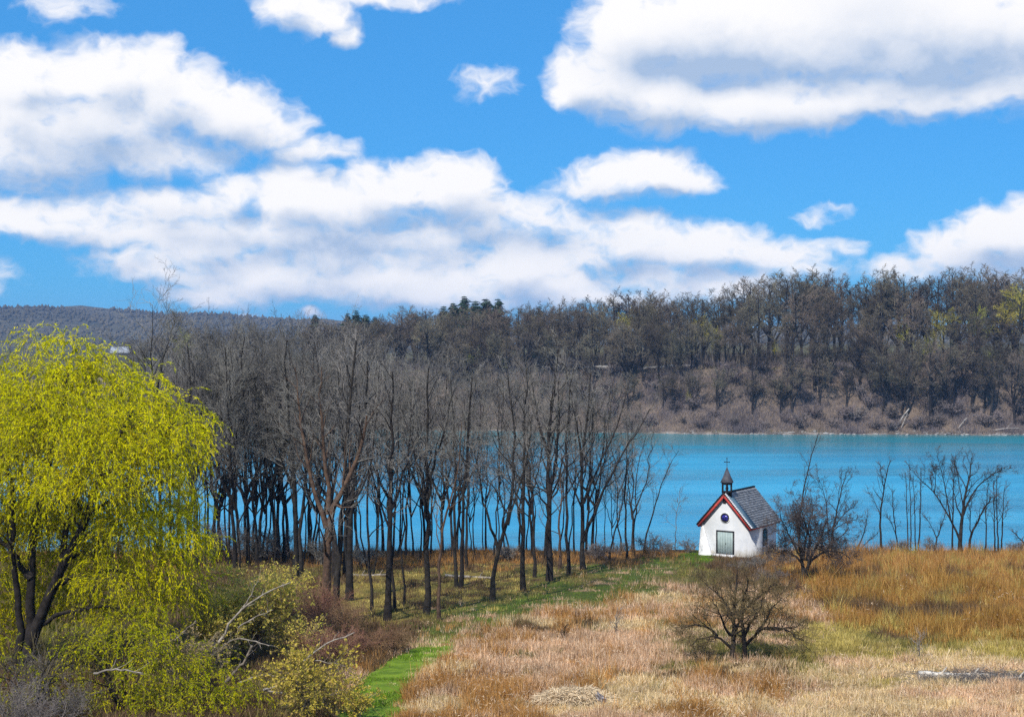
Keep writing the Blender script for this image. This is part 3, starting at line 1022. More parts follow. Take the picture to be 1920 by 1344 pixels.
# ------------------------------------------------------------------ woods on the far bank
FP = dict(n1=12, t1=.30, a1=(34, 68), l1=(.26, .44), n2=5, n3=5, n4=3, rm2=.055, rm3=.042, rm4=.036, u1=.07, nt=12, lt=(2, 4), k0=6, l4=(.4, .9))
FAR = []
for v in range(6):
    r = np.random.default_rng(300 + v)
    w_, t_ = auto_tree(26, r.uniform(.38, .58), dict(FP, t1=r.uniform(.22, .36)), r, .03, fork=[1, 2, 2, 1, 2, 3][v])
    FAR.append((w_.mesh('trunk'), t_.mesh('crown')))
_far = {}
def far_copy(v, base, H, rz, wide, label, group, kind='far'):
    s = H / 26.0
    sc_ = (s * wide, s * wide, s)
    key = (v, kind)
    if key not in _far:
        o = thing('woodland_tree' if kind == 'far' else 'budding_tree', label, 'tree', base, group, rz)
        o.scale = sc_
        w, t = FAR[v]
        if kind != 'far':
            pass
        KIDS[o.name] = [part('trunk', w, M['far_bark'], o, True), part('crown', t, M['far_twig'], o)]
        if kind != 'far':
            sl_ = KIDS[o.name][1].material_slots[0]
            sl_.link = 'OBJECT'; sl_.material = M['far_bud']
        _far[key] = o
        return o
    return copy_tree(_far[key], base, rz, sc_, label, group)

SKX = [-60, 60, 180, 260, 350, 500, 620, 700, 760, 830, 900, 1000, 1060, 1130, 1210, 1250, 1330, 1350, 1390, 1450, 1530, 1600, 1660, 1750, 1850, 1920, 2060]
SKY = [640, 640, 640, 635, 618, 610, 606, 604, 584, 588, 585, 580, 568, 562, 556, 570, 552, 572, 535, 515, 520, 530, 515, 522, 510, 505, 500]
def far_base(px, s):
    x = (px - HX) / F * 470
    for _ in range(4):
        y = float(shore(x)) + s
        x = (px - HX) / F * y
    return np.array([x, y, float(far_z(x, y))])

fr = np.random.default_rng(44)
rows = [  # distance from the shore, count, px range, share of the skyline height
    (29, 17, (1240, 1960), (.50, .80), "tall tree on the bluff's lip", "bare trees on the lip of the far bluff"),
    (49, 22, (1230, 1980), (.80, .97), "tall bare tree behind the pale road", "bare trees behind the far road"),
    (62, 24, (1200, 1990), (.90, 1.02), "broad bare skyline tree", "skyline trees above the far bluff"),
    (34, 20, (690, 1240), (.62, .85), "bare tree on the far slope", "bare trees on the far slope over the grove"),
    (55, 24, (640, 1240), (.85, .98), "bare tree of the middle rise", "bare trees on the middle rise"),
    (78, 22, (620, 1240), (.92, 1.02), "rear tree of the middle rise", "skyline trees of the middle rise"),
    (66, 20, (230, 690), (.85, 1.0), "bare tree of the low skyline", "low skyline trees left of the conifers"),
    (9, 12, (1640, 1960), (.34, .52), "small bare tree low on the bluff", "small trees low on the far bluff"),
    (22, 24, (800, 1400), (.45, .70), "bare tree on the bluff's upper slope", "bare trees on the bluff's upper slope"),
    (12, 18, (860, 1640), (.26, .44), "small tree on the bluff's lower slope", "small trees on the bluff's lower slope"),
    (18, 14, (1380, 1960), (.36, .58), "bare tree halfway up the bluff", "bare trees halfway up the far bluff"),
]
for (s_, cnt, (xa, xb), (ha, hb), lab, grp) in rows:
    pxs = [xa + (xb - xa) * (i + .5 + fr.uniform(-.42, .42)) / cnt for i in range(cnt)]
    labs = row_labels(pxs, lab, FM)
    for i in range(cnt):
        px_ = pxs[i]; lab = labs[i]
        b_ = far_base(px_, s_ + fr.uniform(-4, 4) * (1 if s_ > 20 else .6))
        topz = at(px_, np.interp(px_, SKX, SKY), b_[1])[2]
        H = max((topz - b_[2]) * fr.uniform(ha, hb), 5)
        b_[2] -= .3
        far_copy(int(fr.integers(0, 6)), b_, H, fr.uniform(0, 6.28), (fr.uniform(1.15, 1.6) if s_ in (62, 78, 66) else fr.uniform(.9, 1.3)) * (1.15 if H < 20 else 1), lab, grp)
for (px_, top, s_, wide, lab) in [
        (1905, 545, 26, 1.2, "bright yellow-green budding tree at the far bluff's right edge"),
        (1770, 585, 25, 1.1, "dull yellow-green budding tree in the far woods, left of the brightest one"),
        (1835, 585, 30, .9, "olive budding tree between the two yellow-green ones across the river"),
        (1345, 620, 31, .8, "faintly green budding tree on the lip of the bluff above the slope's left end"),
        (1320, 600, 52, 1.1, "olive-tinged budding tree behind the road above the chapel's turret"),
        (1455, 640, 30, .7, "small olive budding tree on the bluff's lip left of the parked cars"),
        (1700, 600, 48, 1.0, "pale olive budding tree just right of the leaning tree's crown"),
        (1740, 640, 24, .8, "low yellowish budding tree on the bluff below the dull yellow-green one"),
        (1860, 660, 22, .9, "low olive budding tree on the bluff below the brightest yellow-green tree"),
        (1180, 590, 60, 1.0, "olive budding tree on the middle rise left of the chapel's turret"),
        (1292, 735, 10, .9, "small bright green bush-like tree halfway up the far bluff"),
        (875, 668, 24, 1.3, "pale green budding tree across the river seen over the middle grove"),
        (950, 672, 24, 1.2, "smaller pale green budding tree right of the one over the middle grove"),
        (345, 625, 36, 1.2, "faint green budding tree across the river just right of the willow")]:
    b_ = far_base(px_, s_)
    H = at(px_, top, b_[1])[2] - b_[2]
    far_copy(int(fr.integers(0, 6)), b_, H, fr.uniform(0, 6), wide, lab, None, 'bud')
# leaning tree on the bluff
b_ = far_base(1684, 20)
r = np.random.default_rng(71)
q = lambda a, b: at(a, b, b_[1]) - b_
w_, t_ = stem_tree([[(0, 0, 0), q(1668, 705), q(1650, 660), q(1632, 615)], [q(1664, 690), q(1662, 650), q(1672, 610)], [q(1655, 670), q(1630, 645), q(1600, 625)]], [.6, .3, .25],
                   dict(FP, n1=9, n2=5, n3=4, n4=3), r)
plant('leaning_tree', "thick dark tree leaning left out over the far bluff", 'tree', b_, w_, t_, M['far_bark'], M['far_twig'])

# conifers on the skyline
def conifer_mesh(H, r, seed):
    r_ = np.random.default_rng(seed)
    tr, cr = MB(), MB()
    tr.tube([[0, 0, -.3], [0, 0, H * .5], [0, 0, H]], [H * .018, H * .012, .02], 6)
    lv = int(H * 2.3)
    for i in range(lv):
        z = H * (.12 + .88 * i / lv)
        rad = r * (1 - (i / lv)) ** .55 * r_.uniform(.7, 1.15) + .15
        for a_ in np.arange(7) * .9 + r_.random() * 6:
            L_ = rad * r_.uniform(.6, 1.1)
            if r_.random() < .18: L_ *= 1.5
            if r_.random() < .15: continue
            d_ = np.array([math.cos(a_), math.sin(a_), 0]); s_ = np.array([-d_[1], d_[0], 0])
            for k in range(3):
                f0, f1 = k / 3, (k + 1.3) / 3
                wd = .50 * L_ * (1 - f0) + .25
                c0 = d_ * L_ * f0 + [0, 0, z + .12 * L_ * f0 - .1 * L_ * f0 * f0]
                c1 = d_ * L_ * f1 + [0, 0, z - .14 * L_ * f1]
                cr.quads([c0 - s_ * wd * .3, c0 + s_ * wd * .3, c1 + s_ * wd + [0, 0, -.3 * wd], c1 - s_ * wd + [0, 0, -.3 * wd]], [[0, 1, 2, 3]])
    return tr, cr
CON = [tuple(a.mesh(n) for a, n in zip(conifer_mesh(16, 4.6, 80 + k), ('trunk', 'crown'))) for k in range(3)]
_con = {}
for i, (px_, top, wd, lab, grp) in enumerate([
        (590, 588, 1.0, "lone dark conifer on the skyline, leftmost of all the evergreens", None),
        (652, 585, .9, "pointed dark conifer, left end of the small evergreen clump", "small evergreen clump"),
        (668, 580, 1.1, "broad dark conifer in the middle of the small evergreen clump", "small evergreen clump"),
        (686, 588, 1.2, "dark conifer in the small evergreen clump, right of its broad middle one", "small evergreen clump"),
        (703, 592, 1.0, "shortest dark conifer at the right end of the small evergreen clump", "small evergreen clump"),
        (832, 572, 1.2, "short dark conifer at the left end of the large evergreen clump", "large evergreen clump"),
        (850, 566, 1.3, "dark conifer second from the left in the large evergreen clump", "large evergreen clump"),
        (870, 553, 1.1, "tallest dark conifer of the large evergreen clump", "large evergreen clump"),
        (892, 562, 1.4, "wide dark conifer right of the tallest in the large evergreen clump", "large evergreen clump"),
        (912, 558, 1.3, "dark conifer with a blunt top near the right of the large evergreen clump", "large evergreen clump"),
        (934, 558, 1.1, "dark pointed conifer at the right end of the large evergreen clump", "large evergreen clump"),
        (1012, 572, .8, "small dark conifer alone on the skyline right of the large evergreen clump", None)]):
    b_ = far_base(px_, 98)
    H = at(px_, top, b_[1])[2] - b_[2]
    s_ = H / 16
    v = i % 3
    if v not in _con:
        o = thing('conifer', lab, 'tree', b_, grp)
        KIDS[o.name] = [part('trunk', CON[v][0], M['far_bark'], o), part('crown', CON[v][1], M['conifer'], o)]
        o.scale = (s_ * wd * .8, s_ * wd * .8, s_)
        _con[v] = o
    else:
        o = copy_tree(_con[v], b_, fr.uniform(0, 6), (s_ * wd * .8, s_ * wd * .8, s_), lab)
        if 'group' in o: del o['group']
        if grp: o['group'] = grp

# brush on the bluff
def shrub_mesh(H, R, seed, n=9, rm=.03, p=(5, 5, 4), r0=.08, droop=.0):
    r_ = np.random.default_rng(seed)
    wd, tw = MB(), MB()
    a_ = r_.random(n) * 6.28
    sp_ = r_.uniform(.2, 1., n) ** .7
    P = []
    for k in range(n):
        e = np.array([math.cos(a_[k]) * R * sp_[k], math.sin(a_[k]) * R * sp_[k], H * r_.uniform(.7, 1.0) * (1 - .35 * sp_[k] ** 2)])
        mid = e * .5 + np.array([-e[0] * .12, -e[1] * .12, H * .10])
        P.append(spine([np.array([math.cos(a_[k]) * .15, math.sin(a_[k]) * .15, -.15]), mid, e], 8, .04 * H / 3, r_))
    P = np.array(P)
    Rr = np.stack([taper(r0 * r_.uniform(.6, 1.1), rm, 8) for _ in range(n)])
    wd.tube(P, Rr, 5)
    P2, R2 = grow(P, Rr, p[0], .22, 1., 25, 60, .28, .55, 5, .16, .03 - droop, .6, rm * 1.2, .3, True, r_)
    wd.tube(P2, R2, 3)
    P3, R3 = grow(P2, R2, p[1], .1, 1., 25, 60, .35, .8, 3, .2, .03 - droop, .65, rm, .3, True, r_)
    tw.tube(P3, R3, 3)
    if p[2]:
        P4, R4 = grow(P3, R3, p[2], .1, 1., 25, 65, .4, 1.0, 2, .2, .02 - droop, .7, rm * .8, .3, True, r_)
        tw.tube(P4, R4, 3)
    return wd, tw, (P3 if not p[2] else P4)

BS = [shrub_mesh(4.2, 2.4, 500 + k, 8, .035, (5, 5, 3), .10) for k in range(4)]
BS = [(a.mesh('stems'), b.mesh('twigs')) for a, b, _ in BS]
_bs = {}
for (sa_, sb_, cnt, lab, grp) in ((2.5, 10, 36, "shrub at the far waterline", "shrubs at the foot of the far bluff"),
                                  (10, 20, 36, "grey shrub on the bluff face", "shrubs on the far bluff face"),
                                  (20, 29, 34, "shrub on the bluff's top edge", "shrubs on the far bluff's top edge")):
    pxs = [1000 + 970 * (i + fr.random()) / cnt for i in range(cnt)]
    labs = row_labels(pxs, lab, FM)
    for i in range(cnt):
        b_ = far_base(pxs[i], fr.uniform(sa_, sb_)); b_[2] -= .2
        v = i % 4
        H = fr.uniform(2.6, 6.0)
        if v not in _bs:
            o = thing('bare_shrub', labs[i], 'shrub', b_, grp, fr.uniform(0, 6))
            o.scale = (H / 4.2,) * 3
            KIDS[o.name] = [part('stems', BS[v][0], M['far_bark'], o), part('twigs', BS[v][1], M['bank_shrub'], o)]
            _bs[v] = o
        else:
            copy_tree(_bs[v], b_, fr.uniform(0, 6), (H / 4.2 * fr.uniform(.9, 1.4), H / 4.2 * fr.uniform(.9, 1.4), H / 4.2), labs[i], grp)

# the tangle of thin stems between them, too many to count
def stem_mass(n, xr, sr_, hr_, cols, r, wr=(.03, .07), lean=.55):
    px_ = r.uniform(*xr, n); s_ = r.uniform(*sr_, n)
    x = (px_ - HX) / F * 470
    for _ in range(3):
        y = shore(x) + s_
        x = (px_ - HX) / F * y
    c_ = vnoise(x, y, 6.0)
    h = r.uniform(*hr_, n) * (.4 + 1.1 * c_)
    z = far_z(x, y) - .1
    a_ = r.uniform(0, 6.28, n); ln = np.abs(r.normal(size=n)) * lean * h
    tip = np.stack([x + np.cos(a_) * ln, y + np.sin(a_) * ln, z + h], -1)
    w = r.uniform(*wr, n); f_ = r.uniform(0, 3.14, n)
    sd = np.stack([np.cos(f_) * w, np.sin(f_) * w, 0 * w], -1)
    b = np.stack([x, y, z], -1)
    col = np.asarray(cols)[np.clip((c_ * len(cols) + r.normal(size=n) * .7).astype(int), 0, len(cols) - 1)] * r.uniform(.75, 1.2, (n, 1))
    m_ = MB(); m_.tris(np.stack([b - sd, b + sd, tip], 1), np.arange(n * 3).reshape(-1, 3), np.repeat(col, 3, 0))
    return m_
M['stems'] = blades('bank_stems', .05)
q = structure('bank_undergrowth', stem_mass(78000, (1000, 2010), (1.5, 31), (.9, 2.6), [(.27, .20, .15), (.22, .178, .165), (.185, .155, .16), (.125, .108, .118)], fr), M['stems'], 'stuff', label='grey-purple tangle of leafless stems covering the far bluff')
q = structure('woodland_understory', stem_mass(45000, (200, 2010), (45, 120), (1.5, 6.0), [(.10, .085, .07), (.13, .11, .09), (.09, .08, .075)], fr, (.05, .12), .3), M['stems'], 'stuff', label='dark leafless understory beneath the far woods')
q = structure('far_shore_undergrowth', stem_mass(30000, (200, 1000), (1.5, 45), (1.0, 4.0), [(.17, .14, .12), (.15, .125, .12), (.11, .10, .10)], fr, (.04, .09)), M['stems'], 'stuff', label='leafless thicket of the far shore behind the grove')

# driftwood and stones at the waterline
def log_mb(P, r0, r1, k=8, r=None, bumps=.15):
    r = r or rng
    Pq = spine(P, 9, .0, r)
    R_ = taper(r0, r1, 9) * (1 + bumps * r.normal(size=9) * .5)
    m_ = MB()
    m_.tube(Pq, np.maximum(R_, .01), k, cap=True)
    return m_

drift = [((1678, 812), (1706, 775), .38, "thick pale driftwood trunk propped steeply at the far waterline"),
         ((1690, 812), (1703, 785), .25, "shorter driftwood trunk leaning beside the steep pale one"),
         ((1738, 812), (1776, 800), .35, "dark driftwood log lying low at the far waterline"),
         ((1760, 815), (1774, 800), .22, "thin pale driftwood pole standing out past the low dark log"),
         ((1796, 815), (1815, 794), .25, "slanted pale driftwood branch below the far woods' right part"),
         ((1785, 776), (1822, 770), .2, "pale fallen trunk lying level partway up the far bluff"),
         ((1512, 775), (1524, 800), .22, "pale broken trunk hanging down the bluff above the waterline"),
         ((1473, 785), (1482, 770), .3, "dark broken stump on the far bluff's eroded middle"),
         ((1862, 812), (1915, 808), .3, "long driftwood log at the far waterline's right end")]
for i, (A, B, rr, lab) in enumerate(drift):
    b_ = far_base(A[0], 4 if A[1] > 790 else 14)
    d_ = b_[1]
    zA, zB = at(*A, d_), at(*B, d_)
    base = zA.copy(); base[2] = far_z(zA[0], d_) + .1
    e = zB - zA
    mid = e * .5 + np.array([.1, .3, .35])
    o = thing('driftwood', lab, 'driftwood', base)
    part('trunk', log_mb([(0, 0, 0), mid, e + np.array([0, .8, 0])], rr, rr * .5), M['driftwood' if 'dark' not in lab else 'far_bark'], o, True)
    part('branch', log_mb([mid, mid + np.array([.5, -.3, 1.0]), mid + np.array([1.3, -.5, 1.6])], rr * .4, rr * .15, 6), M['driftwood' if 'dark' not in lab else 'far_bark'], o, True)
m = MB()
ico_v = np.array([[0, 0, 1], [.89, 0, .45], [.28, .85, .45], [-.72, .53, .45], [-.72, -.53, .45], [.28, -.85, .45], [.72, .53, -.45], [-.28, .85, -.45], [-.89, 0, -.45], [-.28, -.85, -.45], [.72, -.53, -.45], [0, 0, -1]])
ico_f = np.array([[0, 1, 2], [0, 2, 3], [0, 3, 4], [0, 4, 5], [0, 5, 1], [1, 6, 2], [2, 7, 3], [3, 8, 4], [4, 9, 5], [5, 10, 1], [2, 6, 7], [3, 7, 8], [4, 8, 9], [5, 9, 10], [1, 10, 6], [6, 11, 7], [7, 11, 8], [8, 11, 9], [9, 11, 10], [10, 11, 6]])
for i in range(260):
    b_ = far_base(fr.uniform(1100, 2000), fr.uniform(-.3, 3.2))
    s_ = fr.uniform(.15, .55)
    m.tris(b_ + ico_v * (1 + .3 * fr.normal(size=(12, 1))) * np.array([s_ * fr.uniform(1, 2.2), s_, s_ * .7]), ico_f)
M['stone'] = pbr('shore_stone', (.13, .12, .115), (.34, .32, .30), .5, .9)
structure('shore_rocks', m, M['stone'], 'stuff', label='pale rocks scattered along the far waterline')

# canopy of the woods on the low blue hills
oct_v = np.array([[1, 0, 0], [0, 1, 0], [-1, 0, 0], [0, -1, 0], [0, 0, 1], [0, 0, -1.0]])
oct_f = np.array([[0, 1, 4], [1, 2, 4], [2, 3, 4], [3, 0, 4], [1, 0, 5], [2, 1, 5], [3, 2, 5], [0, 3, 5]])
m = MB()
hr = np.random.default_rng(5)
n = 9000
hx = hr.uniform(-1500, 500, n); hy = 1500 + 1150 * hr.random(n) ** .8
hz = far_z(hx, hy)
keep = (hz > 24)
for x_, y_, z_ in zip(hx[keep], hy[keep], hz[keep]):
    s_ = hr.uniform(2.0, 4.6)
    m.tris(np.array([x_, y_, z_ + .8]) + oct_v * (1 + .35 * hr.normal(size=(6, 1))) * np.array([s_, s_, s_ * 1.1]), oct_f)
M['hillwood'] = pbr('hill_woods', (.055, .050, .036), (.105, .09, .062), .006, .95)
structure('hill_woods', m, M['hillwood'], 'stuff', label='leafless woods covering the distant blue hills')

# ------------------------------------------------------------------ parked cars and the pale-roofed house
M['car_white'] = pbr('white_car_paint', (.75, .76, .78), (.8, .8, .82), 1, .25, spec=.6)
M['car_dark'] = pbr('dark_car_paint', (.035, .045, .065), (.045, .055, .075), 1, .25, spec=.6)
M['glass'] = pbr('car_glass', (.02, .025, .03), (.03, .035, .04), 1, .1, spec=.8)
M['tyre'] = pbr('tyre_rubber', (.015, .015, .015), (.025, .025, .025), 3, .9)
M['rim'] = pbr('wheel_rim', (.45, .45, .46), (.5, .5, .5), 3, .35, metallic=.8)
def prism(m_, prof, y0, y1, inset=0.0, top=0.0):
    """side profile (x,z) swept across y0..y1; points above `top` are drawn in"""
    pr = np.asarray(prof, float)
    k = len(pr)
    def ring(y, s):
        yy = np.where(pr[:, 1] > top, y - s * inset, y)
        return np.stack([pr[:, 0], yy, pr[:, 1]], -1)
    v = np.concatenate([ring(y0, -1), ring(y1, 1)])
    i0 = np.arange(k); i1 = (i0 + 1) % k
    m_.quads(v, np.stack([i0, i1, i1 + k, i0 + k], -1))
    n0 = m_.n - 2 * k
    m_.t.append(np.array([[0, j, j + 1] for j in range(1, k - 1)]) + n0)
    m_.t.append(np.array([[0, j + 1, j] for j in range(1, k - 1)]) + n0 + k)
def car(px_, label, paint, s_=36.5, tall=1.0):
    b_ = far_base(px_, s_); b_[2] = float(road_z(b_[0])) + .02
    o = thing('parked_car', label, 'car', b_, None, .02)
    m_ = MB(); prism(m_, [(-2.2, .35), (-2.25, .8), (-2.1, .95), (-1.2, 1.0), (1.2, 1.0), (2.1, .88), (2.25, .65), (2.2, .35)], -.86, .86)
    part('body', m_, M[paint], o)
    m_ = MB(); prism(m_, [(-1.9, .96), (-1.55, 1.45 * tall), (.35, 1.47 * tall), (1.15, .98)], -.84, .84, .14, 1.2)
    part('cabin', m_, M[paint], o)
    for y_ in (-.79, .79):
        m_ = MB(); prism(m_, [(-1.55, 1.04), (-1.38, 1.38 * tall), (.25, 1.39 * tall), (.85, 1.04)], y_ - .02 * np.sign(-y_) - .03, y_ + .03)
        part('side_window', m_, M['glass'], o)
    for x_ in (-1.35, 1.35):
        for y_ in (-.80, .80):
            m_ = MB(); m_.tube([[x_, y_ - .1, .33], [x_, y_ + .1, .33]], [.33, .33], 14, cap=True)
            w_ = part('wheel', m_, M['tyre'], o)
            m_ = MB(); m_.tube([[x_, y_ - .11, .33], [x_, y_ + .11, .33]], [.2, .2], 10, cap=True)
            part('rim', m_, M['rim'], w_)
    return o
car(1545, "dark parked car on the far bluff road, left of the white car between the trunks", 'car_dark')
car(1561, "white parked car beside the dark one on the far bluff road", 'car_white')
car(1643, "white van-like car alone on the far road behind the leaning tree", 'car_white', 37.5, 1.25)

M['wall_pale'] = pbr('pale_siding', (.12, .12, .12), (.16, .16, .16), 1, .8)
M['roof_pale'] = pbr('pale_metal_roof', (.26, .28, .31), (.33, .35, .38), 1, .8)
hb = at(228, 668, 900); hb[2] = far_z(hb[0], 900)
o = thing('house', "small house with a pale grey roof across the river, glimpsed beyond the willow's top", 'house', hb)
hh = at(228, 660, 900)[2] - hb[2]
m_ = MB(); m_.box((0, 0, hh / 2 - .5), (6, 4, hh / 2 + .5)); part('wall', m_, M['wall_pale'], o)
m_ = MB(); m_.quads([[-6.6, -4.6, hh - .3], [6.6, -4.6, hh - .3], [6.6, 0, hh + 3.4], [-6.6, 0, hh + 3.4], [-6.6, 4.6, hh - .3], [6.6, 4.6, hh - .3],
                     [-6.6, -4.6, hh - .6], [6.6, -4.6, hh - .6], [6.6, 4.6, hh - .6], [-6.6, 4.6, hh - .6]],
                    [[0, 1, 2, 3], [3, 2, 5, 4], [6, 9, 8, 7], [6, 7, 1, 0], [8, 9, 4, 5]])
part('roof', m_, M['roof_pale'], o)
for x_ in (-3.5, 0, 3.5):
    m_ = MB(); m_.box((x_, -4.02, hh - 1.8), (.6, .05, .7)); part('window', m_, M['glass'], o)

# ------------------------------------------------------------------ the chapel
CA = math.radians(33)
C0 = np.array([21.89, 130.0, 0])                      # its corner towards us
CU = np.array([-math.cos(CA), math.sin(CA), 0])       # along the front, away from the corner
CV = np.array([math.sin(CA), math.cos(CA), 0])        # along the side, back
CN = -CV                                              # out of the front
CZ = 9.10
CW, CL = 4.76, 6.5
EH, RH = 2.92, 5.62                                   # eaves and ridge above the base
cb_ = C0 + CU * CW / 2 + CV * CL / 2; cb_[2] = CZ
def cp(u, v, z):
    """front coordinate, side coordinate, height -> relative to the chapel's base"""
    p_ = C0 + CU * u + CV * v
    return np.array([p_[0] - cb_[0], p_[1] - cb_[1], z])
CAX = np.array([CU, CV, [0, 0, 1]])
M['plaster'] = pbr('white_plaster', (.60, .62, .65), (.72, .73, .745), .9, .9, .10, 5)
_t = NT(M['plaster'].node_tree)
_b = [n_ for n_ in _t.n if n_.type == 'BSDF_PRINCIPLED'][0]
_old = _b.inputs['Base Color'].links[0].from_socket
_tc = _t.add('ShaderNodeTexCoord'); _sp = _t.add('ShaderNodeSeparateXYZ'); _t.put(_sp.inputs[0], _tc.outputs['Object'])
_edge = _t.math('MULTIPLY_ADD', _t.noise(_tc.outputs['Object'], 1.7, 5, .65), 1.5, -.35)
_dirt = _t.remap(_t.math('SUBTRACT', _sp.outputs[2], _edge), .35, -.35)
_run = _t.remap(_t.noise(_t.vmath('MULTIPLY', _tc.outputs['Object'], (5, 5, .5)), 1.0, 4, .6), .58, .75)
_c = _t.mix(_t.math('MULTIPLY', _run, .35), _old, (.42, .41, .38, 1))
_c = _t.mix(_t.math('MULTIPLY', _dirt, .6), _c, (.40, .36, .28, 1))
_t.put(_b.inputs['Base Color'], _c)
M['rough_plaster'] = pbr('rough_white_plaster', (.66, .66, .68), (.86, .86, .86), 3, .95, .9, 6)
M['red_board'] = pbr('red_painted_board', (.32, .035, .03), (.44, .07, .055), 3, .7)
M['door_paint'] = pbr('grey_green_door_paint', (.26, .33, .33), (.33, .40, .39), 3, .7)
M['dark_frame'] = pbr('dark_window_frame', (.02, .022, .025), (.045, .045, .05), 3, .6)
M['blue_glass'] = pbr('blue_stained_glass', (.015, .02, .20), (.06, .05, .42), 6, .15, spec=.6)
M['slate'] = pbr('roof_slate', (.155, .16, .172), (.33, .335, .35), 2.4, .75, detail=8)
M['blue_metal'] = pbr('blue_grey_metal', (.07, .125, .165), (.10, .165, .21), 2, .45)
M['spire'] = pbr('spire_slate', (.040, .042, .055), (.085, .085, .10), 3, .6)
M['black_wood'] = pbr('black_stained_wood', (.012, .011, .013), (.03, .026, .028), 4, .7)
M['iron'] = pbr('wrought_iron', (.012, .012, .014), (.02, .02, .02), 4, .5)
M['flashing'] = pbr('pale_flaking_verge', (.42, .42, .44), (.72, .72, .74), 9, .8)
ch = thing('chapel', "small white chapel with slate roof, red gable boards and dark bell turret on the crest", 'chapel', cb_)
m_ = MB()
h2 = CW / 2
b0 = -.8
def shell(m_, pts, faces): m_.quads(pts, faces)
vv = [cp(0, 0, b0), cp(CW, 0, b0), cp(CW, 0, EH), cp(h2, 0, RH), cp(0, 0, EH), cp(0, CL, b0), cp(CW, CL, b0), cp(CW, CL, EH), cp(h2, CL, RH), cp(0, CL, EH)]
m_.quads(vv, [[0, 1, 2, 4], [5, 9, 7, 6], [0, 4, 9, 5], [1, 6, 7, 2]])
m_.t.append(np.array([[4, 2, 3], [9, 8, 7]]))
part('wall', m_, M['plaster'], ch)
# buttress at the left front corner
m_ = MB()
vv = [cp(CW + .05, -.05, EH - .1), cp(CW + .05, -.75, b0), cp(CW + .05, .5, b0), cp(CW - 1.25, -.03, b0), cp(CW - 1.25, -.45, b0), cp(CW - .12, -.05, EH - .1), cp(CW + .05, .35, EH - .1)]
m_.t.append(np.array([[0, 1, 4], [0, 4, 5], [5, 4, 3], [0, 6, 2], [0, 2, 1]])); m_.v.append(np.array(vv)); m_.n = 7
part('buttress', m_, M['rough_plaster'], ch, label='rough white sloping buttress at the left front corner')
# roof: two slabs, slates, verges, eaves
OV, OF = .32, .30
sl = (RH - EH) / h2
def roof_pt(side, a, v, lift):
    """a: 0 at ridge .. 1 at eave edge; side +1 = the left slope (u > centre)"""
    half = h2 + OV
    u = h2 + side * half * a
    nl = math.hypot(1, sl)
    return cp(u + side * lift * sl / nl, v, RH - sl * half * a + lift / nl)
for side in (-1, 1):
    m_ = MB()
    pts = [roof_pt(side, a, v, l) for l in (.02, .12) for a in (0, 1) for v in (-OF, CL + OF)]
    m_.quads(pts, [[0, 1, 3, 2], [4, 6, 7, 5], [0, 4, 5, 1], [2, 3, 7, 6], [0, 2, 6, 4], [1, 5, 7, 3]])
    part('roof', m_, M['black_wood'], ch)
    # slates course by course
    m_ = MB()
    sr = np.random.default_rng(60 + side)
    half = math.hypot(h2 + OV, sl * (h2 + OV))
    nrow = 17
    v_lo = .95
    for rI in range(nrow):
        a0, a1 = rI / nrow, min((rI + 1.25) / nrow, 1.012)
        wS = .42
        off = (rI % 2) * wS / 2
        v = v_lo - off
        while v < CL + OF:
            va, vb = max(v, v_lo) + .008, min(v + wS, CL + OF + .02) - .008
            if vb - va > .05:
                j = sr.normal() * .006
                dz = sr.uniform(0, .02)
                ae = a1 + sr.normal() * .004
                p_ = [roof_pt(side, a0, va, .125), roof_pt(side, a0, vb, .125), roof_pt(side, ae, vb, .165 + dz), roof_pt(side, ae, va, .165 + dz + j),
                      roof_pt(side, ae, vb, .128), roof_pt(side, ae, va, .128)]
                m_.quads(p_, [[0, 1, 2, 3], [3, 2, 4, 5]])
            v += wS
    o = part('roof_slates', m_, M['slate'], ch); o['kind'] = 'stuff'
    # the blue-grey metal strip and the pale verge next to the gable
    m_ = MB(); pts = [roof_pt(side, a, v, l) for l in (.13, .17) for a in (0, 1.01) for v in (-.02, .93)]
    m_.quads(pts, [[0, 1, 3, 2], [4, 6, 7, 5], [0, 4, 5, 1], [2, 3, 7, 6], [0, 2, 6, 4], [1, 5, 7, 3]])
    part('metal_strip', m_, M['blue_metal'], ch)
    m_ = MB()
    for rI in range(22):
        a0, a1 = rI / 22, (rI + .93) / 22
        pts = [roof_pt(side, a, v, l) for l in (.13, .19 + .02 * sr.random()) for a in (a0, a1) for v in (-OF - .03, -.04)]
        m_.quads(pts, [[0, 1, 3, 2], [4, 6, 7, 5], [0, 4, 5, 1], [2, 3, 7, 6], [0, 2, 6, 4], [1, 5, 7, 3]])
    part('verge_tiles', m_, M['flashing'] if side < 0 else M['black_wood'], ch)['kind'] = 'stuff'
    # red board under the verge, and under the eaves
    m_ = MB(); pts = [roof_pt(side, a, v, l) for l in (-.18, .015) for a in (0.0, 1.0) for v in (-OF - .02, -OF + .06)]
    m_.quads(pts, [[0, 1, 3, 2], [4, 6, 7, 5], [0, 4, 5, 1], [2, 3, 7, 6], [0, 2, 6, 4], [1, 5, 7, 3]])
    part('gable_board', m_, M['red_board'], ch)
    m_ = MB(); pts = [roof_pt(side, a, v, l) for l in (-.16, .015) for a in (.975, 1.005) for v in (-OF + .065, CL + OF)]
    m_.quads(pts, [[0, 1, 3, 2], [4, 6, 7, 5], [0, 4, 5, 1], [2, 3, 7, 6], [0, 2, 6, 4], [1, 5, 7, 3]])
    part('eaves_board', m_, M['red_board'], ch)
m_ = MB(); m_.tube([cp(h2, -OF, RH + .16), cp(h2, CL + OF, RH + .16)], [.11, .11], 8, cap=True)
part('ridge_cap', m_, M['black_wood'], ch)
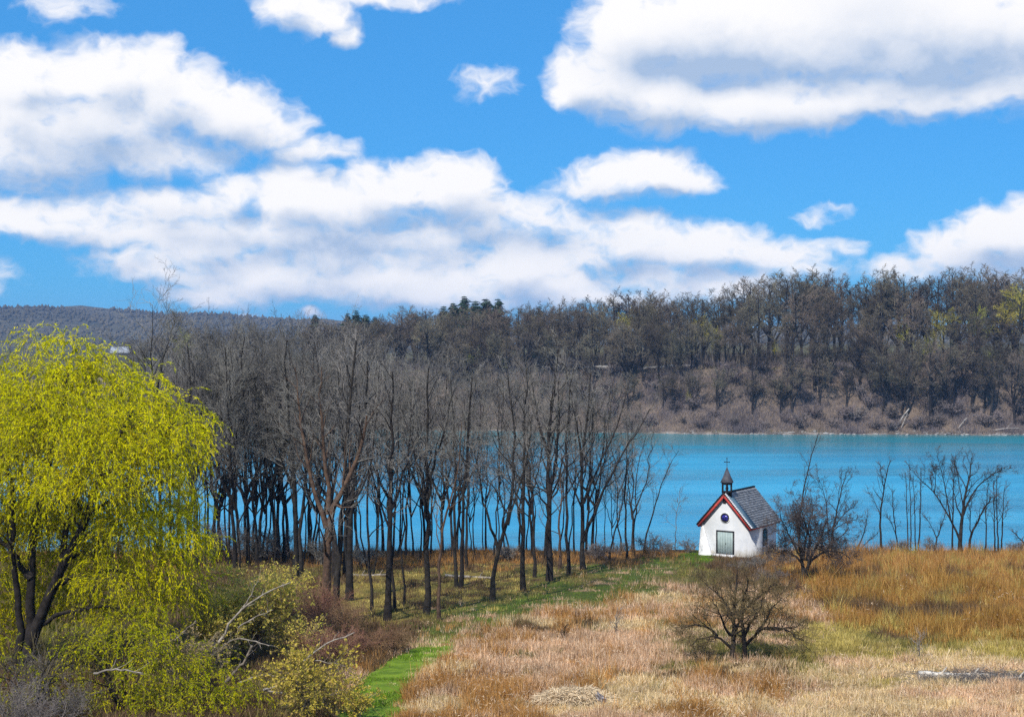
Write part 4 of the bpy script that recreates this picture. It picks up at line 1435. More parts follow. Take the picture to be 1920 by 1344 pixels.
# door with two leaves
m_ = MB()
for (u_, z_, su, sz) in ((1.50, 1.05, .06, 1.12), (3.20, 1.05, .06, 1.12), (2.35, 2.20, .91, .06)):
    m_.box(cp(u_, -.03, z_), (su, .07, sz), CAX)
dr = part('door', m_, M['dark_frame'], ch)
for u_ in (1.96, 2.74):
    m_ = MB(); m_.box(cp(u_, -.02, 1.05), (.385, .04, 1.09), CAX)
    for k in range(-1, 2):
        m_.box(cp(u_ + k * .25, -.065, 1.05), (.115, .012, 1.06), CAX)
    part('leaf_panel', m_, M['door_paint'], dr)
m_ = MB(); m_.box(cp(2.28, -.10, 1.05), (.02, .03, .07), CAX); part('handle', m_, M['iron'], dr)
m_ = MB(); m_.box(cp(2.35, -.35, -.02), (1.0, .35, .09), CAX); part('doorstep', m_, M['rough_plaster'], ch)
# round window
def disc(c, r, n, t, seg=20):
    m_ = MB(); c = np.asarray(c)
    m_.tube([c - CN * t / 2, c + CN * t / 2], [r, r], seg, cap=True); return m_
rc = cp(h2, 0, 3.45)
def ring_mb(c, r0, r1, t, seg=24):
    m_ = MB()
    a_ = np.arange(seg) * 2 * math.pi / seg
    dirs = np.cos(a_)[:, None] * CU + np.sin(a_)[:, None] * np.array([0, 0, 1.0])
    v = np.concatenate([c + dirs * r0, c + dirs * r1, c + dirs * r1 + CN * t, c + dirs * r0 + CN * t])
    i0 = np.arange(seg); i1 = (i0 + 1) % seg
    m_.quads(v, np.concatenate([np.stack([i0 + j * seg, i1 + j * seg, i1 + ((j + 1) % 4) * seg, i0 + ((j + 1) % 4) * seg], -1) for j in range(4)]))
    return m_
wn = part('round_window', ring_mb(rc, .33, .43, .08), M['dark_frame'], ch)
part('pane', disc(rc + CN * .01, .335, CN, .03), M['blue_glass'], wn)
m_ = MB(); m_.box(rc + CN * .04, (.33, .015, .018), CAX); m_.box(rc + CN * .04, (.018, .014, .33), CAX); part('glazing_bar', m_, M['dark_frame'], wn)
part('surround', ring_mb(rc, .435, .52, .04), M['rough_plaster'], wn)
# little square vent under the ridge
m_ = MB(); m_.box(cp(h2 + .05, -.01, 4.88), (.13, .03, .12), CAX); part('vent', m_, M['black_wood'], ch)
# arched side window
m_ = MB()
CS = -CU
sv = 3.75
prof = [(-.5, .62), (.5, .62), (.5, 1.95)] + [(.5 * math.cos(t), 1.95 + .28 * math.sin(t)) for t in np.linspace(.3, math.pi - .3, 7)] + [(-.5, 1.95)]
k = len(prof)
def side_frame(sc0, sc1, t0, t1):
    m_ = MB()
    c = np.array([0, 1.35])
    rings = []
    for s_, t_ in ((sc0, t0), (sc1, t0), (sc1, t1), (sc0, t1)):
        rings.append([cp(-t_, sv + a * s_, 1.35 + (z - 1.35) * s_) for a, z in prof])
    v = np.concatenate(rings)
    i0 = np.arange(k); i1 = (i0 + 1) % k
    m_.quads(v, np.concatenate([np.stack([i0 + j * k, i1 + j * k, i1 + ((j + 1) % 4) * k, i0 + ((j + 1) % 4) * k], -1) for j in range(4)]))
    return m_
wn = part('side_window', side_frame(.84, 1.0, .005, .07), M['dark_frame'], ch)
m_ = MB(); v = np.array([cp(-.02, sv + a * .85, 1.35 + (z - 1.35) * .85) for a, z in prof]); m_.v.append(v); m_.n = k
m_.t.append(np.array([[0, j, j + 1] for j in range(1, k - 1)]))
part('pane', m_, M['glass'], wn)
m_ = MB(); m_.box(cp(-.045, sv, 1.35), (.02, .02, .72), CAX)
for z_ in (1.0, 1.4, 1.8): m_.box(cp(-.042, sv, z_), (.018, .41, .018), CAX)
part('glazing_bar', m_, M['dark_frame'], wn)
m_ = MB(); m_.box(cp(-.08, sv, .55), (.1, .6, .05), CAX); part('sill', m_, M['rough_plaster'], wn)
# bell turret
tv = .42
def hexring(r, z, n=6, ph=.3):
    a_ = np.arange(n) * 2 * math.pi / n + ph
    c = cp(h2, tv, z)
    return np.stack([c[0] + r * np.cos(a_), c[1] + r * np.sin(a_), np.full(n, c[2])], -1)
def loft(rings, cap=True):
    m_ = MB(); n = len(rings[0])
    v = np.concatenate(rings); i0 = np.arange(n); i1 = (i0 + 1) % n
    m_.quads(v, np.concatenate([np.stack([i0 + j * n, i1 + j * n, i1 + (j + 1) * n, i0 + (j + 1) * n], -1) for j in range(len(rings) - 1)]))
    if cap:
        m_.t.append(np.array([[0, j + 1, j] for j in range(1, n - 1)]))
        m_.t.append(np.array([[0, j, j + 1] for j in range(1, n - 1)]) + (len(rings) - 1) * n)
    return m_
tu = part('bell_turret', loft([hexring(.52, RH - .75), hexring(.52, RH + .18), hexring(.56, RH + .20), hexring(.56, RH + .27)]), M['black_wood'], ch)
for i in range(6):
    p0, p1 = hexring(.46, RH + .26)[i], hexring(.46, RH + 1.05)[i]
    m_ = MB(); m_.tube([p0, p1], [.075, .075], 6); part('post', m_, M['black_wood'], tu)
part('arch_ring', loft([hexring(.53, RH + .90), hexring(.56, RH + .92), hexring(.56, RH + 1.08), hexring(.50, RH + 1.10)]), M['black_wood'], tu)
part('spire', loft([hexring(.66, RH + 1.09), hexring(.68, RH + 1.13), hexring(.42, RH + 1.62), hexring(.03, RH + 2.52)]), M['spire'], tu)
m_ = MB(); tz = RH + 2.48
m_.tube([cp(h2, tv, tz), cp(h2, tv, tz + .82)], [.028, .024], 6, cap=True)
m_.box(cp(h2, tv, tz + .52), (.22, .03, .03), CAX)
for du, dz in ((0, .86), (-.24, .52), (.24, .52)): m_.box(cp(h2 + du, tv, tz + dz), (.045, .036, .045), CAX)
part('cross', m_, M['iron'], tu)
m_ = MB(); c = cp(h2, tv, 0)
m_.tube([c + [0, 0, RH + .85], c + [0, 0, RH + .75], c + [0, 0, RH + .55], c + [0, 0, RH + .48]], [.03, .10, .14, .19], 12)
part('bell', m_, M['iron'], tu)
# ------------------------------------------------------------------ the willow
def leaf_quads(m_, P, D, L, Wd, col, r):
    """narrow leaves: at P, pointing along D"""
    n = len(P)
    side = norm(np.cross(D, r.normal(size=(n, 3))))
    L = L[:, None]; Wd = Wd[:, None]
    v = np.stack([P, P + D * L * .45 + side * Wd, P + D * L, P + D * L * .45 - side * Wd], 1)
    f = np.arange(n * 4).reshape(n, 4)
    m_.quads(v, f, np.repeat(col, 4, 0))


def strands(blobs, d0, base, r, dens, nleaf, cols, hang=(1.2, 3.2), dsp=1.0, leafL=(.10, .20), leafW=(.018, .032), curl=.28):
    """weeping shoots hanging from clumps of the crown: returns shoots (wood) and leaves"""
    wood, leaves = MB(), MB()
    for (px_, py_, rp, dy, *tone) in blobs:
        d = d0 + dy
        R = rp / F * d
        n = int(dens * R * R)
        c = at(px_, py_, d) - base
        q = norm(r.normal(size=(n, 3)))
        q[:, 2] = np.abs(q[:, 2]) * 1.0 - .25
        q = norm(q)
        st = c + q * R * (r.random((n, 1)) ** .45) * np.array([1, dsp, .9])
        out_ = q * np.array([1, 1, .5])
        L = r.uniform(*hang, n) * (.55 + .45 * min(R / 2.5, 1.2))
        ms = 7
        pts = [st]
        dirn = norm(out_ + np.array([0, 0, .55]) + r.normal(size=(n, 3)) * .35)
        for k in range(ms - 1):
            dirn = norm(dirn + np.array([0, 0, -.42]) + r.normal(size=(n, 3)) * curl)
            pts.append(pts[-1] + dirn * (L / (ms - 1))[:, None])
        P = np.stack(pts, 1)
        wood.tube(P[:, ::3], np.full((n, 3), .007), 3)
        t = r.random((n, nleaf)) * (ms - 1.001)
        i = t.astype(int); w = (t - i)[..., None]
        ar = np.arange(n)[:, None]
        lp = P[ar, i] * (1 - w) + P[ar, i + 1] * w
        ld = norm(norm(P[ar, i + 1] - P[ar, i]) * 1.0 + r.normal(size=(n, nleaf, 3)) * .45 + np.array([0, 0, -.35]))
        lp, ld = lp.reshape(-1, 3), ld.reshape(-1, 3)
        k = len(lp)
        ci = r.integers(0, len(cols), n).repeat(nleaf)
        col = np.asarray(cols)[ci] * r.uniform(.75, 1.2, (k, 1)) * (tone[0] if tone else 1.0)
        leaf_quads(leaves, lp, ld, r.uniform(*leafL, k), r.uniform(*leafW, k), col, r)
    return wood, leaves


WC = [(.78, .74, .003), (.84, .78, .004), (.66, .66, .003), (.86, .75, .010), (.70, .68, .003)]
WC2 = [(.48, .48, .004), (.56, .54, .006), (.38, .42, .004), (.60, .53, .012)]
wd0 = 70.0
wb = foot(40, 1228); wb[1] = wd0; wb[0] = (40 - HX) / F * wd0; wb[2] = float(gz(wb[0], wd0))
wr = np.random.default_rng(900)
wp = lambda line, off: [at(a, b, wd0 + off * i / max(1, len(line) - 1)) - wb for i, (a, b) in enumerate(line)]
stems = [
    (wp([(34, 1240), (41, 1178), (27, 1090), (20, 1015), (26, 945), (10, 860), (-10, 780)], -1.0), .20),
    (wp([(44, 1240), (62, 1178), (58, 1085), (64, 980), (76, 939), (93, 863), (111, 805), (122, 776), (128, 700)], .4), .26),
    (wp([(48, 1240), (66, 1173), (93, 1120), (117, 1062), (140, 1015), (165, 960), (185, 900), (215, 830), (250, 770)], -1.4), .30),
    (wp([(66, 1175), (117, 1149), (160, 1140), (216, 1138), (274, 1140)], -2.6), .12),
    (wp([(103, 1103), (130, 1085), (158, 1073), (200, 1070), (236, 1071), (265, 1085)], -2.4), .11),
    (wp([(140, 1015), (165, 1008), (195, 1018), (222, 1020)], -3.0), .09),
    (wp([(163, 962), (200, 943), (233, 933), (268, 910), (312, 903)], -3.2), .12),
    (wp([(190, 890), (245, 863), (292, 834), (330, 790)], -2.5), .10),
    (wp([(93, 863), (70, 800), (50, 740), (40, 690)], 1.6), .13),
    (wp([(117, 1062), (122, 1000), (150, 900), (170, 820), (180, 740), (170, 690)], 2.5), .17),
    (wp([(58, 1085), (20, 1030), (-30, 980), (-70, 900)], 1.2), .15),
    (wp([(185, 900), (230, 900), (285, 960), (330, 985)], 2.0), .10),
]
wood = MB(); twg = MB()
for S, r0 in stems:
    SP = spine(S, 16, .05, wr); SR = taper(r0, r0 * .28, 16, .3)
    wood.tube(SP, SR, 8)
    P1, R1 = grow(SP[None, 4:], SR[None, 4:], 9, .1, 1., 30, 70, 1.2, 3.0, 7, .22, .04, .5, .02, .3, False, wr)
    wood.tube(P1, R1, 5)
    P2, R2 = grow(P1, R1, 5, .2, 1., 25, 70, .35, .8, 5, .25, .0, .6, .010, .3, True, wr)
    twg.tube(P2, R2, 3)
blobs = [  # photo x, y, radius, depth offset
    (130, 695, 72, 0), (62, 725, 80, .5), (200, 715, 62, .8), (255, 762, 62, -.5), (305, 790, 60, .5), (345, 810, 48, -1), (100, 800, 100, -2.4), (215, 835, 100, -2.2),
    (322, 838, 58, -1.8), (60, 900, 100, -2.6), (170, 915, 90, -3.4), (270, 890, 75, -2.2), (330, 1000, 60, -1.2), (352, 1040, 42, .0), (245, 1000, 70, -1.6), (110, 985, 80, 1.8), (0, 800, 100, 0),
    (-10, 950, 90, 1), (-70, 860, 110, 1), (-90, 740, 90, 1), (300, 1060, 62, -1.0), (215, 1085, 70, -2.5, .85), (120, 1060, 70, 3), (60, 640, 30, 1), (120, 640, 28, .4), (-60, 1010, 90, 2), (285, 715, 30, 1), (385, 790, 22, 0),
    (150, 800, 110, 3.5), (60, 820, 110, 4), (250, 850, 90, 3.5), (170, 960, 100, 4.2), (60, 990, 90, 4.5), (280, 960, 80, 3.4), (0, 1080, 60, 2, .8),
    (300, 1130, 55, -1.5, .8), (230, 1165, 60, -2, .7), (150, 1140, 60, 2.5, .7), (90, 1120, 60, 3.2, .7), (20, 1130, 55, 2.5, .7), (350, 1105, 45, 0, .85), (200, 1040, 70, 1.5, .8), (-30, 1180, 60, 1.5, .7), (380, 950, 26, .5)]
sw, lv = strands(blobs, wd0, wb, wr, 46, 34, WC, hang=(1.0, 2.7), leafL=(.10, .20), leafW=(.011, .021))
inner = [(px_, py_, rp * .8, dy + 1.2, .62) for (px_, py_, rp, dy, *_t) in blobs if rp > 45]  # crown's inner shade put into the leaf colour by a darker tone
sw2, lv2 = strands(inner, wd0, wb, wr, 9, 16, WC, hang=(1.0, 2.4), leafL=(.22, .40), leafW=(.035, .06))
wl = thing('willow_tree', "large yellow-green weeping willow with dark forking stems, filling the frame's left edge", 'tree', wb)
part('trunk', wood, M['bark'], wl, True)
part('twigs', twg, M['twig_olive'], wl)
o = part('shoots', sw, M['twig_olive'], wl); o['kind'] = 'stuff'
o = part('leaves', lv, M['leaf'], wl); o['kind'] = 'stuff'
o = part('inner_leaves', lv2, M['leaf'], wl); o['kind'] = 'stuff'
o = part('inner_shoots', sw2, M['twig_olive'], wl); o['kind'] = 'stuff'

def willow_bush(px_, py_, d, blobs, label, seed, cols, dens=38, nleaf=28):
    r = np.random.default_rng(seed)
    b = np.array([(px_ - HX) / F * d, d, 0.]); b[2] = float(gz(b[0], d))
    o = thing('willow_bush', label, 'shrub', b)
    w_, t_, _ = shrub_mesh(3.4, 3.2, seed, 10, .014, (5, 4, 0), .06)
    part('stems', w_, M['bark'], o); part('twigs', t_, M['twig_olive'], o)
    s_, l_ = strands(blobs, d, b, r, dens, nleaf, cols, hang=(.8, 2.0), leafL=(.08, .15), leafW=(.012, .022))
    q = part('shoots', s_, M['twig_olive'], o); q['kind'] = 'stuff'
    q = part('leaves', l_, M['leaf'], o); q['kind'] = 'stuff'

willow_bush(230, 1330, 62, [(230, 1215, 70, 0), (300, 1250, 75, -.5), (170, 1240, 60, .3), (330, 1320, 80, -1), (240, 1320, 80, -1), (390, 1310, 62, -.6), (440, 1330, 50, -.2), (455, 1290, 42, .1), (480, 1335, 40, 0), (400, 1260, 36, .4), (285, 1190, 40, .6), (350, 1240, 42, .5), (265, 1160, 36, .8)],
            "dense olive-green drooping willow bush in front of the big willow's foot", 911, WC2)
willow_bush(60, 1360, 61, [(60, 1320, 70, 0), (130, 1310, 60, .3), (-20, 1300, 70, .2), (20, 1230, 40, .8), (110, 1370, 70, -.6), (150, 1200, 42, 1.2)],
            "sparser green willow bush tangled in grey bramble at the bottom left corner", 912, WC2, 20, 26)

# ------------------------------------------------------------------ shrubs
def bush(label, px_, py_, H, R, seed, mats, n=10, rm=.010, p=(5, 5, 4), r0=.05, leaves=0, cols=None, droop=0., name='bare_shrub', cat='shrub', leafL=(.06, .13), group=None, d=None, lw=(.02, .04)):
    b = foot(px_, py_) if d is None else np.array([(px_ - HX) / F * d, d, float(gz((px_ - HX) / F * d, d))])
    w_, t_, tips = shrub_mesh(H, R, seed, n, rm, p, r0, droop)
    o = thing(name, label, cat, b, group)
    part('stems', w_, M[mats[0]], o)
    part('twigs', t_, M[mats[1]], o)
    if leaves:
        r = np.random.default_rng(seed + 5)
        sel = r.integers(0, len(tips), leaves)
        k = r.integers(0, tips.shape[1], leaves)
        P = tips[sel, k] + r.normal(size=(leaves, 3)) * .03
        D = norm(tips[sel, -1] - tips[sel, 0] + r.normal(size=(leaves, 3)) * .12)
        l_ = MB()
        leaf_quads(l_, P, D, r.uniform(*leafL, leaves), r.uniform(*lw, leaves), np.asarray(cols)[r.integers(0, len(cols), leaves)] * r.uniform(.8, 1.15, (leaves, 1)), r)
        q = part('buds', l_, M['leaf'], o); q['kind'] = 'stuff'
    return o

YB = [(.62, .49, .07), (.72, .56, .10), (.50, .43, .07), (.58, .42, .14)]
YT = [(.78, .62, .12), (.66, .56, .14), (.80, .62, .16), (.56, .54, .08)]
bush("large yellow-budding shrub between the willow and the vine-clad trees", 470, 1235, 4.9, 2.5, 701, ('tan_stem', 'tan_stem'), 14, .010, (6, 5, 3), .05, 9500, YT, leafL=(.10, .19), lw=(.03, .05))
bush("yellow-budding shrub partly behind the willow's drooping right edge", 400, 1250, 4.4, 2.2, 702, ('tan_stem', 'tan_stem'), 12, .010, (6, 5, 3), .05, 8000, YT, leafL=(.10, .18), lw=(.03, .05))
bush("brightest yellow shrub, low beside the start of the green path", 585, 1352, 3.1, 2.1, 703, ('twig_grey', 'twig_olive'), 14, .008, (6, 5, 3), .035, 6500, YB, leafL=(.08, .16), lw=(.025, .045), d=59.5)
bush("small yellow sprig shrub at the path's lower left edge", 672, 1358, 1.5, .8, 704, ('twig_grey', 'twig_olive'), 9, .007, (5, 4, 2), .02, 1500, YB, d=58.5)
bush("straw-coloured budding shrub beneath the pale fallen branches", 350, 1290, 2.8, 2.0, 705, ('twig_grey', 'twig_grey'), 12, .009, (6, 5, 3), .03, 4200, [(.46, .34, .17), (.52, .40, .22), (.40, .32, .12)], d=66)
bush("yellowish shrub with bare top just left of the black trio of trunks", 525, 1165, 3.6, 2.0, 706, ('tan_stem', 'tan_stem'), 12, .010, (6, 5, 3), .04, 4200, YT, leafL=(.08, .15), lw=(.025, .045))
bush("dull olive shrub low between the yellow shrubs and the vine-clad trees", 560, 1240, 2.4, 1.7, 707, ('tan_stem', 'tan_stem'), 12, .009, (6, 5, 3), .03, 2500, YT, leafL=(.07, .14), lw=(.025, .045))
for i, (a_, b_, H, R, lab) in enumerate([
        (610, 1192, 3.4, 1.7, "tall brown tangle of vines round the foot of the vine-clad tree"),
        (650, 1200, 2.6, 1.6, "brown bramble right of the vine-clad tree's foot"),
        (575, 1180, 3.0, 1.6, "brown thicket left of the vine-clad tree's foot"),
        (640, 1238, 1.7, 1.6, "reddish bramble mound left of the path's upper bend"),
        (695, 1228, 1.5, 1.6, "reddish bramble mound in the middle of the row above the path"),
        (745, 1226, 1.3, 1.3, "rusty bramble mound at the path's upper bend, rightmost of its row"),
        (600, 1250, 1.8, 1.6, "rust-brown bramble above the brightest yellow shrub")]):
    bush(lab, a_, b_, H, R, 720 + i, ('red_stem', 'red_stem'), 16, .009, (6, 5, 2), .02, name='bramble', cat='bramble', droop=.05, group="brown brambles round the vine-clad trees")
for i, (a_, b_, H, R, d, lab) in enumerate([
        (75, 0, 1.7, 1.9, 66, "pale grey bramble tangle at the willow's foot"),
        (25, 0, 2.2, 2.0, 58, "grey leafless bramble in the bottom left corner"),
        (130, 0, 1.6, 1.8, 59.5, "grey leafless bramble just right of the corner one"),
        (60, 0, 1.5, 1.7, 56.5, "lowest grey bramble at the photo's bottom left edge")]):
    bush(lab, a_, b_, H, R, 740 + i, ('twig_grey', 'twig_grey'), 16, .009, (6, 4, 2), .018, name='bramble', cat='bramble', d=d, group="grey brambles under the willow")

# the two round crab-apple-like shrubs of the meadow
def round_shrub(label, base_px, stems, seed, crown_R, p, mats):
    base = foot(*base_px); d = base[1]
    r = np.random.default_rng(seed)
    wd, tw = MB(), MB()
    for ln, r0, off in stems:
        S = [at(a, b, d + off * i / (len(ln) - 1)) - base for i, (a, b) in enumerate(ln)]
        SP = spine(S, 11, .035, r); SR = taper(r0, r0 * .25, 11, .15)
        wd.tube(SP, SR, 7)
        P1, R1 = grow(SP[None], SR[None], p['n1'], .28, 1., 25, 70, *p['l1'], 7, .22, .03, .6, .014, .35, False, r)
        wd.tube(P1, R1, 5)
        P2, R2 = grow(P1, R1, p['n2'], .12, 1., 25, 70, .35, .75, 5, .24, .02, .6, .010, .3, True, r)
        tw.tube(P2, R2, 3)
        P3, R3 = grow(P2, R2, p['n3'], .1, 1., 25, 70, .4, .9, 3, .25, .02, .7, .008, .3, True, r)
        tw.tube(P3, R3, 3)
        P4, R4 = grow(P3, R3, p['n4'], .1, 1., 25, 70, .5, 1.2, 2, .25, .02, .7, p.get('rm', .0075), .3, True, r)
        tw.tube(P4, R4, 3)
    o = thing('round_shrub', label, 'shrub', base)
    part('trunk', wd, M[mats[0]], o, True); part('twigs', tw, M[mats[1]], o)
    return o
RQ = dict(n1=9, l1=(.9, 1.8), n2=5, n3=5, n4=3)
round_shrub("dome-shaped bare shrub with twin dark trunks standing in the open meadow", (1385, 1238),
            [([(1374, 1240), (1374, 1205), (1373, 1180), (1376, 1150), (1380, 1110), (1382, 1078)], .15, .6),
             ([(1395, 1238), (1396, 1205), (1392, 1175), (1386, 1155), (1395, 1120), (1404, 1088)], .14, -1.0),
             ([(1397, 1210), (1415, 1190), (1435, 1172), (1470, 1180), (1505, 1200)], .09, -.8),
             ([(1424, 1180), (1445, 1178), (1475, 1178), (1500, 1172)], .07, 1.0),
             ([(1420, 1183), (1434, 1165), (1445, 1140), (1465, 1120)], .08, 1.4),
             ([(1372, 1215), (1355, 1198), (1340, 1190), (1315, 1195), (1292, 1212)], .08, -.6),
             ([(1345, 1192), (1330, 1175), (1300, 1170), (1275, 1178)], .07, .9),
             ([(1370, 1190), (1355, 1172), (1352, 1150), (1335, 1125)], .08, -1.4),
             ([(1378, 1160), (1360, 1130), (1340, 1105), (1320, 1095)], .07, 1.5),
             ([(1384, 1155), (1410, 1130), (1440, 1105), (1452, 1098)], .07, -1.6),
             ([(1374, 1200), (1385, 1170), (1380, 1140), (1372, 1115)], .09, 2.2),
             ([(1395, 1200), (1405, 1170), (1425, 1145), (1430, 1120)], .09, -2.2)], 801, 3.7, RQ, ('bark', 'twig_brown'))
round_shrub("round dark shrub standing close against the chapel's right side", (1510, 1088),
            [([(1508, 1090), (1505, 1060), (1500, 1030), (1495, 995), (1490, 960)], .17, .8),
             ([(1512, 1088), (1515, 1055), (1530, 1025), (1545, 995), (1550, 965)], .15, -1.2),
             ([(1510, 1068), (1525, 1045), (1550, 1030), (1580, 1035), (1598, 1050)], .10, -.8),
             ([(1507, 1060), (1490, 1040), (1470, 1030), (1450, 1038)], .10, .8),
             ([(1505, 1050), (1485, 1015), (1470, 985), (1462, 965)], .10, -1.2),
             ([(1515, 1055), (1545, 1035), (1570, 1010), (1592, 990)], .10, 1.3),
             ([(1506, 1050), (1510, 1010), (1520, 970), (1525, 945)], .11, 2.0),
             ([(1512, 1050), (1520, 1015), (1510, 980), (1500, 945)], .11, -2.0)], 802, 3.9, dict(RQ, n1=13, l1=(1.3, 2.2), n4=4, rm=.011), ('bark', 'twig_dim'))
for i, (a_, b_, H, R, mt, lab) in enumerate([
        (1462, 1062, 1.2, 1.5, 'twig_grey', "low grey brush between the chapel's corner and the round shrub"),
        (1425, 1066, 1.0, 1.4, 'twig_grey', "low grey brush before the chapel's side wall"),
        (1385, 1070, .8, 1.2, 'twig_grey', "low grey brush below the chapel's doorstep"),
        (1330, 1090, 1.0, 1.6, 'twig_olive', "dull brush patch on the slope above the twin-trunked shrub's left"),
        (1440, 1092, 1.1, 1.7, 'twig_grey', "grey-brown brush patch between the two round shrubs"),
        (1470, 1115, 1.0, 1.5, 'vine_bark', "brown brush patch upslope of the twin-trunked shrub's right side"),
        (1222, 1040, 2.0, 1.6, 'twig_grey', "grey leafless bush at the crest left of the chapel's lawn"),
        (1245, 1042, 1.5, 1.2, 'twig_grey', "smaller grey bush next to the crest bush left of the chapel"),
        (1160, 1040, 1.3, 1.2, 'twig_grey', "low grey bush among the trunks at the grove's right end"),
        (1290, 1036, 1.2, 1.0, 'twig_grey', "thin grey brush between the small bushes and the chapel's buttress"),
        (1690, 1036, 1.3, 1.3, 'twig_grey', "low grey bush among the thin poles on the crest"),
        (1745, 1036, 1.3, 1.2, 'twig_grey', "low grey bush left of the largest crest tree's foot"),
        (1905, 1037, 1.2, 1.2, 'twig_grey', "low grey bush at the crest's far right"),
        (1545, 1040, 1.2, 1.2, 'twig_grey', "low brush on the crest right behind the round shrub")]):
    bush(lab, a_, b_, H, R, 840 + i, (mt, mt), 11, .012, (5, 4, 3), .025, name='brush', cat='brush')
for i, (a_, b_, H, R, mt, lab) in enumerate([
        (395, 1060, 3.2, 2.4, 'twig_grey', "grey leafless thicket at the grove's foot, nearest the willow"),
        (440, 1056, 3.6, 2.4, 'twig_grey', "tall grey leafless thicket among the slim trunks beyond the yellow shrubs"),
        (485, 1060, 3.0, 2.2, 'twig', "brownish leafless thicket among the slim trunks left of the black trio"),
        (520, 1050, 2.6, 2.0, 'twig_grey', "low grey thicket just left of the black trio's feet"),
        (600, 1060, 2.4, 1.9, 'twig', "leafless thicket on the crest between the black trio and the vine-clad tree"),
        (680, 1062, 1.8, 1.6, 'twig', "low leafless thicket on the grove floor behind the stout dark tree"),
        (950, 1050, 1.2, 1.3, 'twig', "low scrub on the crest behind the crooked forked tree"),
        (1120, 1050, 1.6, 1.4, 'twig_grey', "grey scrub round the foot of the limb-sweeping tree")]):
    bush(lab, a_, b_, H, R, 890 + i, (mt, mt), 16, .014, (5, 5, 3), .03, name='thicket', cat='thicket')
# a few tall dry weeds that stand out of the meadow
for i, (a_, b_, H, lab) in enumerate([
        (1056, 1205, 1.3, "dark dry weed stalk standing alone in the middle meadow"),
        (1152, 1190, 1.9, "tall pale tufted weed in the meadow left of the twin-trunked shrub"),
        (1330, 1240, .9, "short rusty weed left of the twin-trunked shrub's foot"),
        (1722, 1235, 1.6, "thin pale weed stalk rising above the pale log")]):
    bush(lab, a_, b_, H, .3 + .2 * (i == 1), 870 + i, (('bark', 'bark'), ('dead_wood', 'dead_wood'), ('vine_bark', 'vine_bark'), ('dead_wood', 'dead_wood'))[i], 5, .009, (5, 3, 0), .018, name='dry_weed', cat='weed')

# ------------------------------------------------------------------ fallen wood
def limb_thing(name, label, cat, base_px, d, lines, mat, hover=0.0):
    base = np.array([(base_px[0] - HX) / F * d, d, 0.]); base[2] = float(gz(base[0], d))
    o = thing(name, label, cat, base)
    r = np.random.default_rng(abs(hash(base_px)) % 1000)
    for k, (ln, r0, r1, off) in enumerate(lines):
        P = [at(a, b, d + off * i / max(1, len(ln) - 1)) - base for i, (a, b) in enumerate(ln)]
        SP = spine(P, 12, .02, r)
        SR = taper(r0, r1, 12) * .8 * (1 + r.normal(size=12) * .08)
        m_ = MB(); m_.tube(SP, SR, 7, cap=True)
        q = part('limb' if k else 'trunk', m_, M[mat], o, True)
        m2 = MB()
        P1, R1 = grow(SP[None], SR[None], 7, .3, 1., 25, 60, .3, 1.0, 5, .2, .04, .5, .008, .2, False, r)
        m2.tube(P1, R1, 4)
        part('twigs', m2, M[mat], q)
    return o
limb_thing('fallen_limb', "pale dead limb arching up out of the yellow shrubs, with a second bent prong", 'branch', (403, 1215), 69,
           [([(403, 1213), (423, 1191), (429, 1166), (457, 1137), (494, 1114), (514, 1103), (545, 1091)], .09, .03, -1.0), ([(457, 1137), (470, 1120), (478, 1095), (486, 1088)], .05, .02, -.5),
            ([(409, 1217), (443, 1194), (483, 1203), (505, 1210)], .06, .02, -1.5), ([(446, 1176), (477, 1157), (511, 1143)], .06, .02, -.8)], 'dead_wood')
limb_thing('fallen_limb', "dark rough broken limb leaning among the straw-coloured shrubs", 'branch', (414, 1291), 65.5,
           [([(412, 1292), (443, 1257), (463, 1234), (474, 1208)], .11, .07, -.4)], 'dead_dark')
limb_thing('fallen_limb', "short dark limb jutting from the willow's lower right edge", 'branch', (318, 1210), 66,
           [([(300, 1225), (320, 1208), (340, 1188), (368, 1164)], .09, .05, -.4)], 'dead_dark')
limb_thing('fallen_limb', "long pale dead limb crossing the brightest yellow shrub", 'branch', (494, 1296), 61,
           [([(494, 1293), (523, 1288), (549, 1263), (574, 1234), (606, 1209), (643, 1194), (665, 1186)], .08, .025, -.6), ([(500, 1294), (537, 1300), (569, 1311), (589, 1329), (609, 1348)], .055, .02, -1.0),
            ([(574, 1234), (623, 1243), (666, 1253)], .03, .012, -.5), ([(535, 1296), (536, 1310), (536, 1328)], .03, .015, -.2)], 'dead_wood')
limb_thing('fallen_limb', "low pale curved limb on the olive willow bush's right shoulder", 'branch', (454, 1280), 62.5,
           [([(450, 1279), (483, 1267), (509, 1263), (528, 1272)], .06, .03, -.3)], 'dead_wood')
limb_thing('fallen_limb', "pale broken slat-like limb poking through the olive willow bush", 'branch', (180, 1262), 58,
           [([(176, 1262), (200, 1256), (230, 1255), (268, 1262)], .06, .03, -.2)], 'dead_wood')
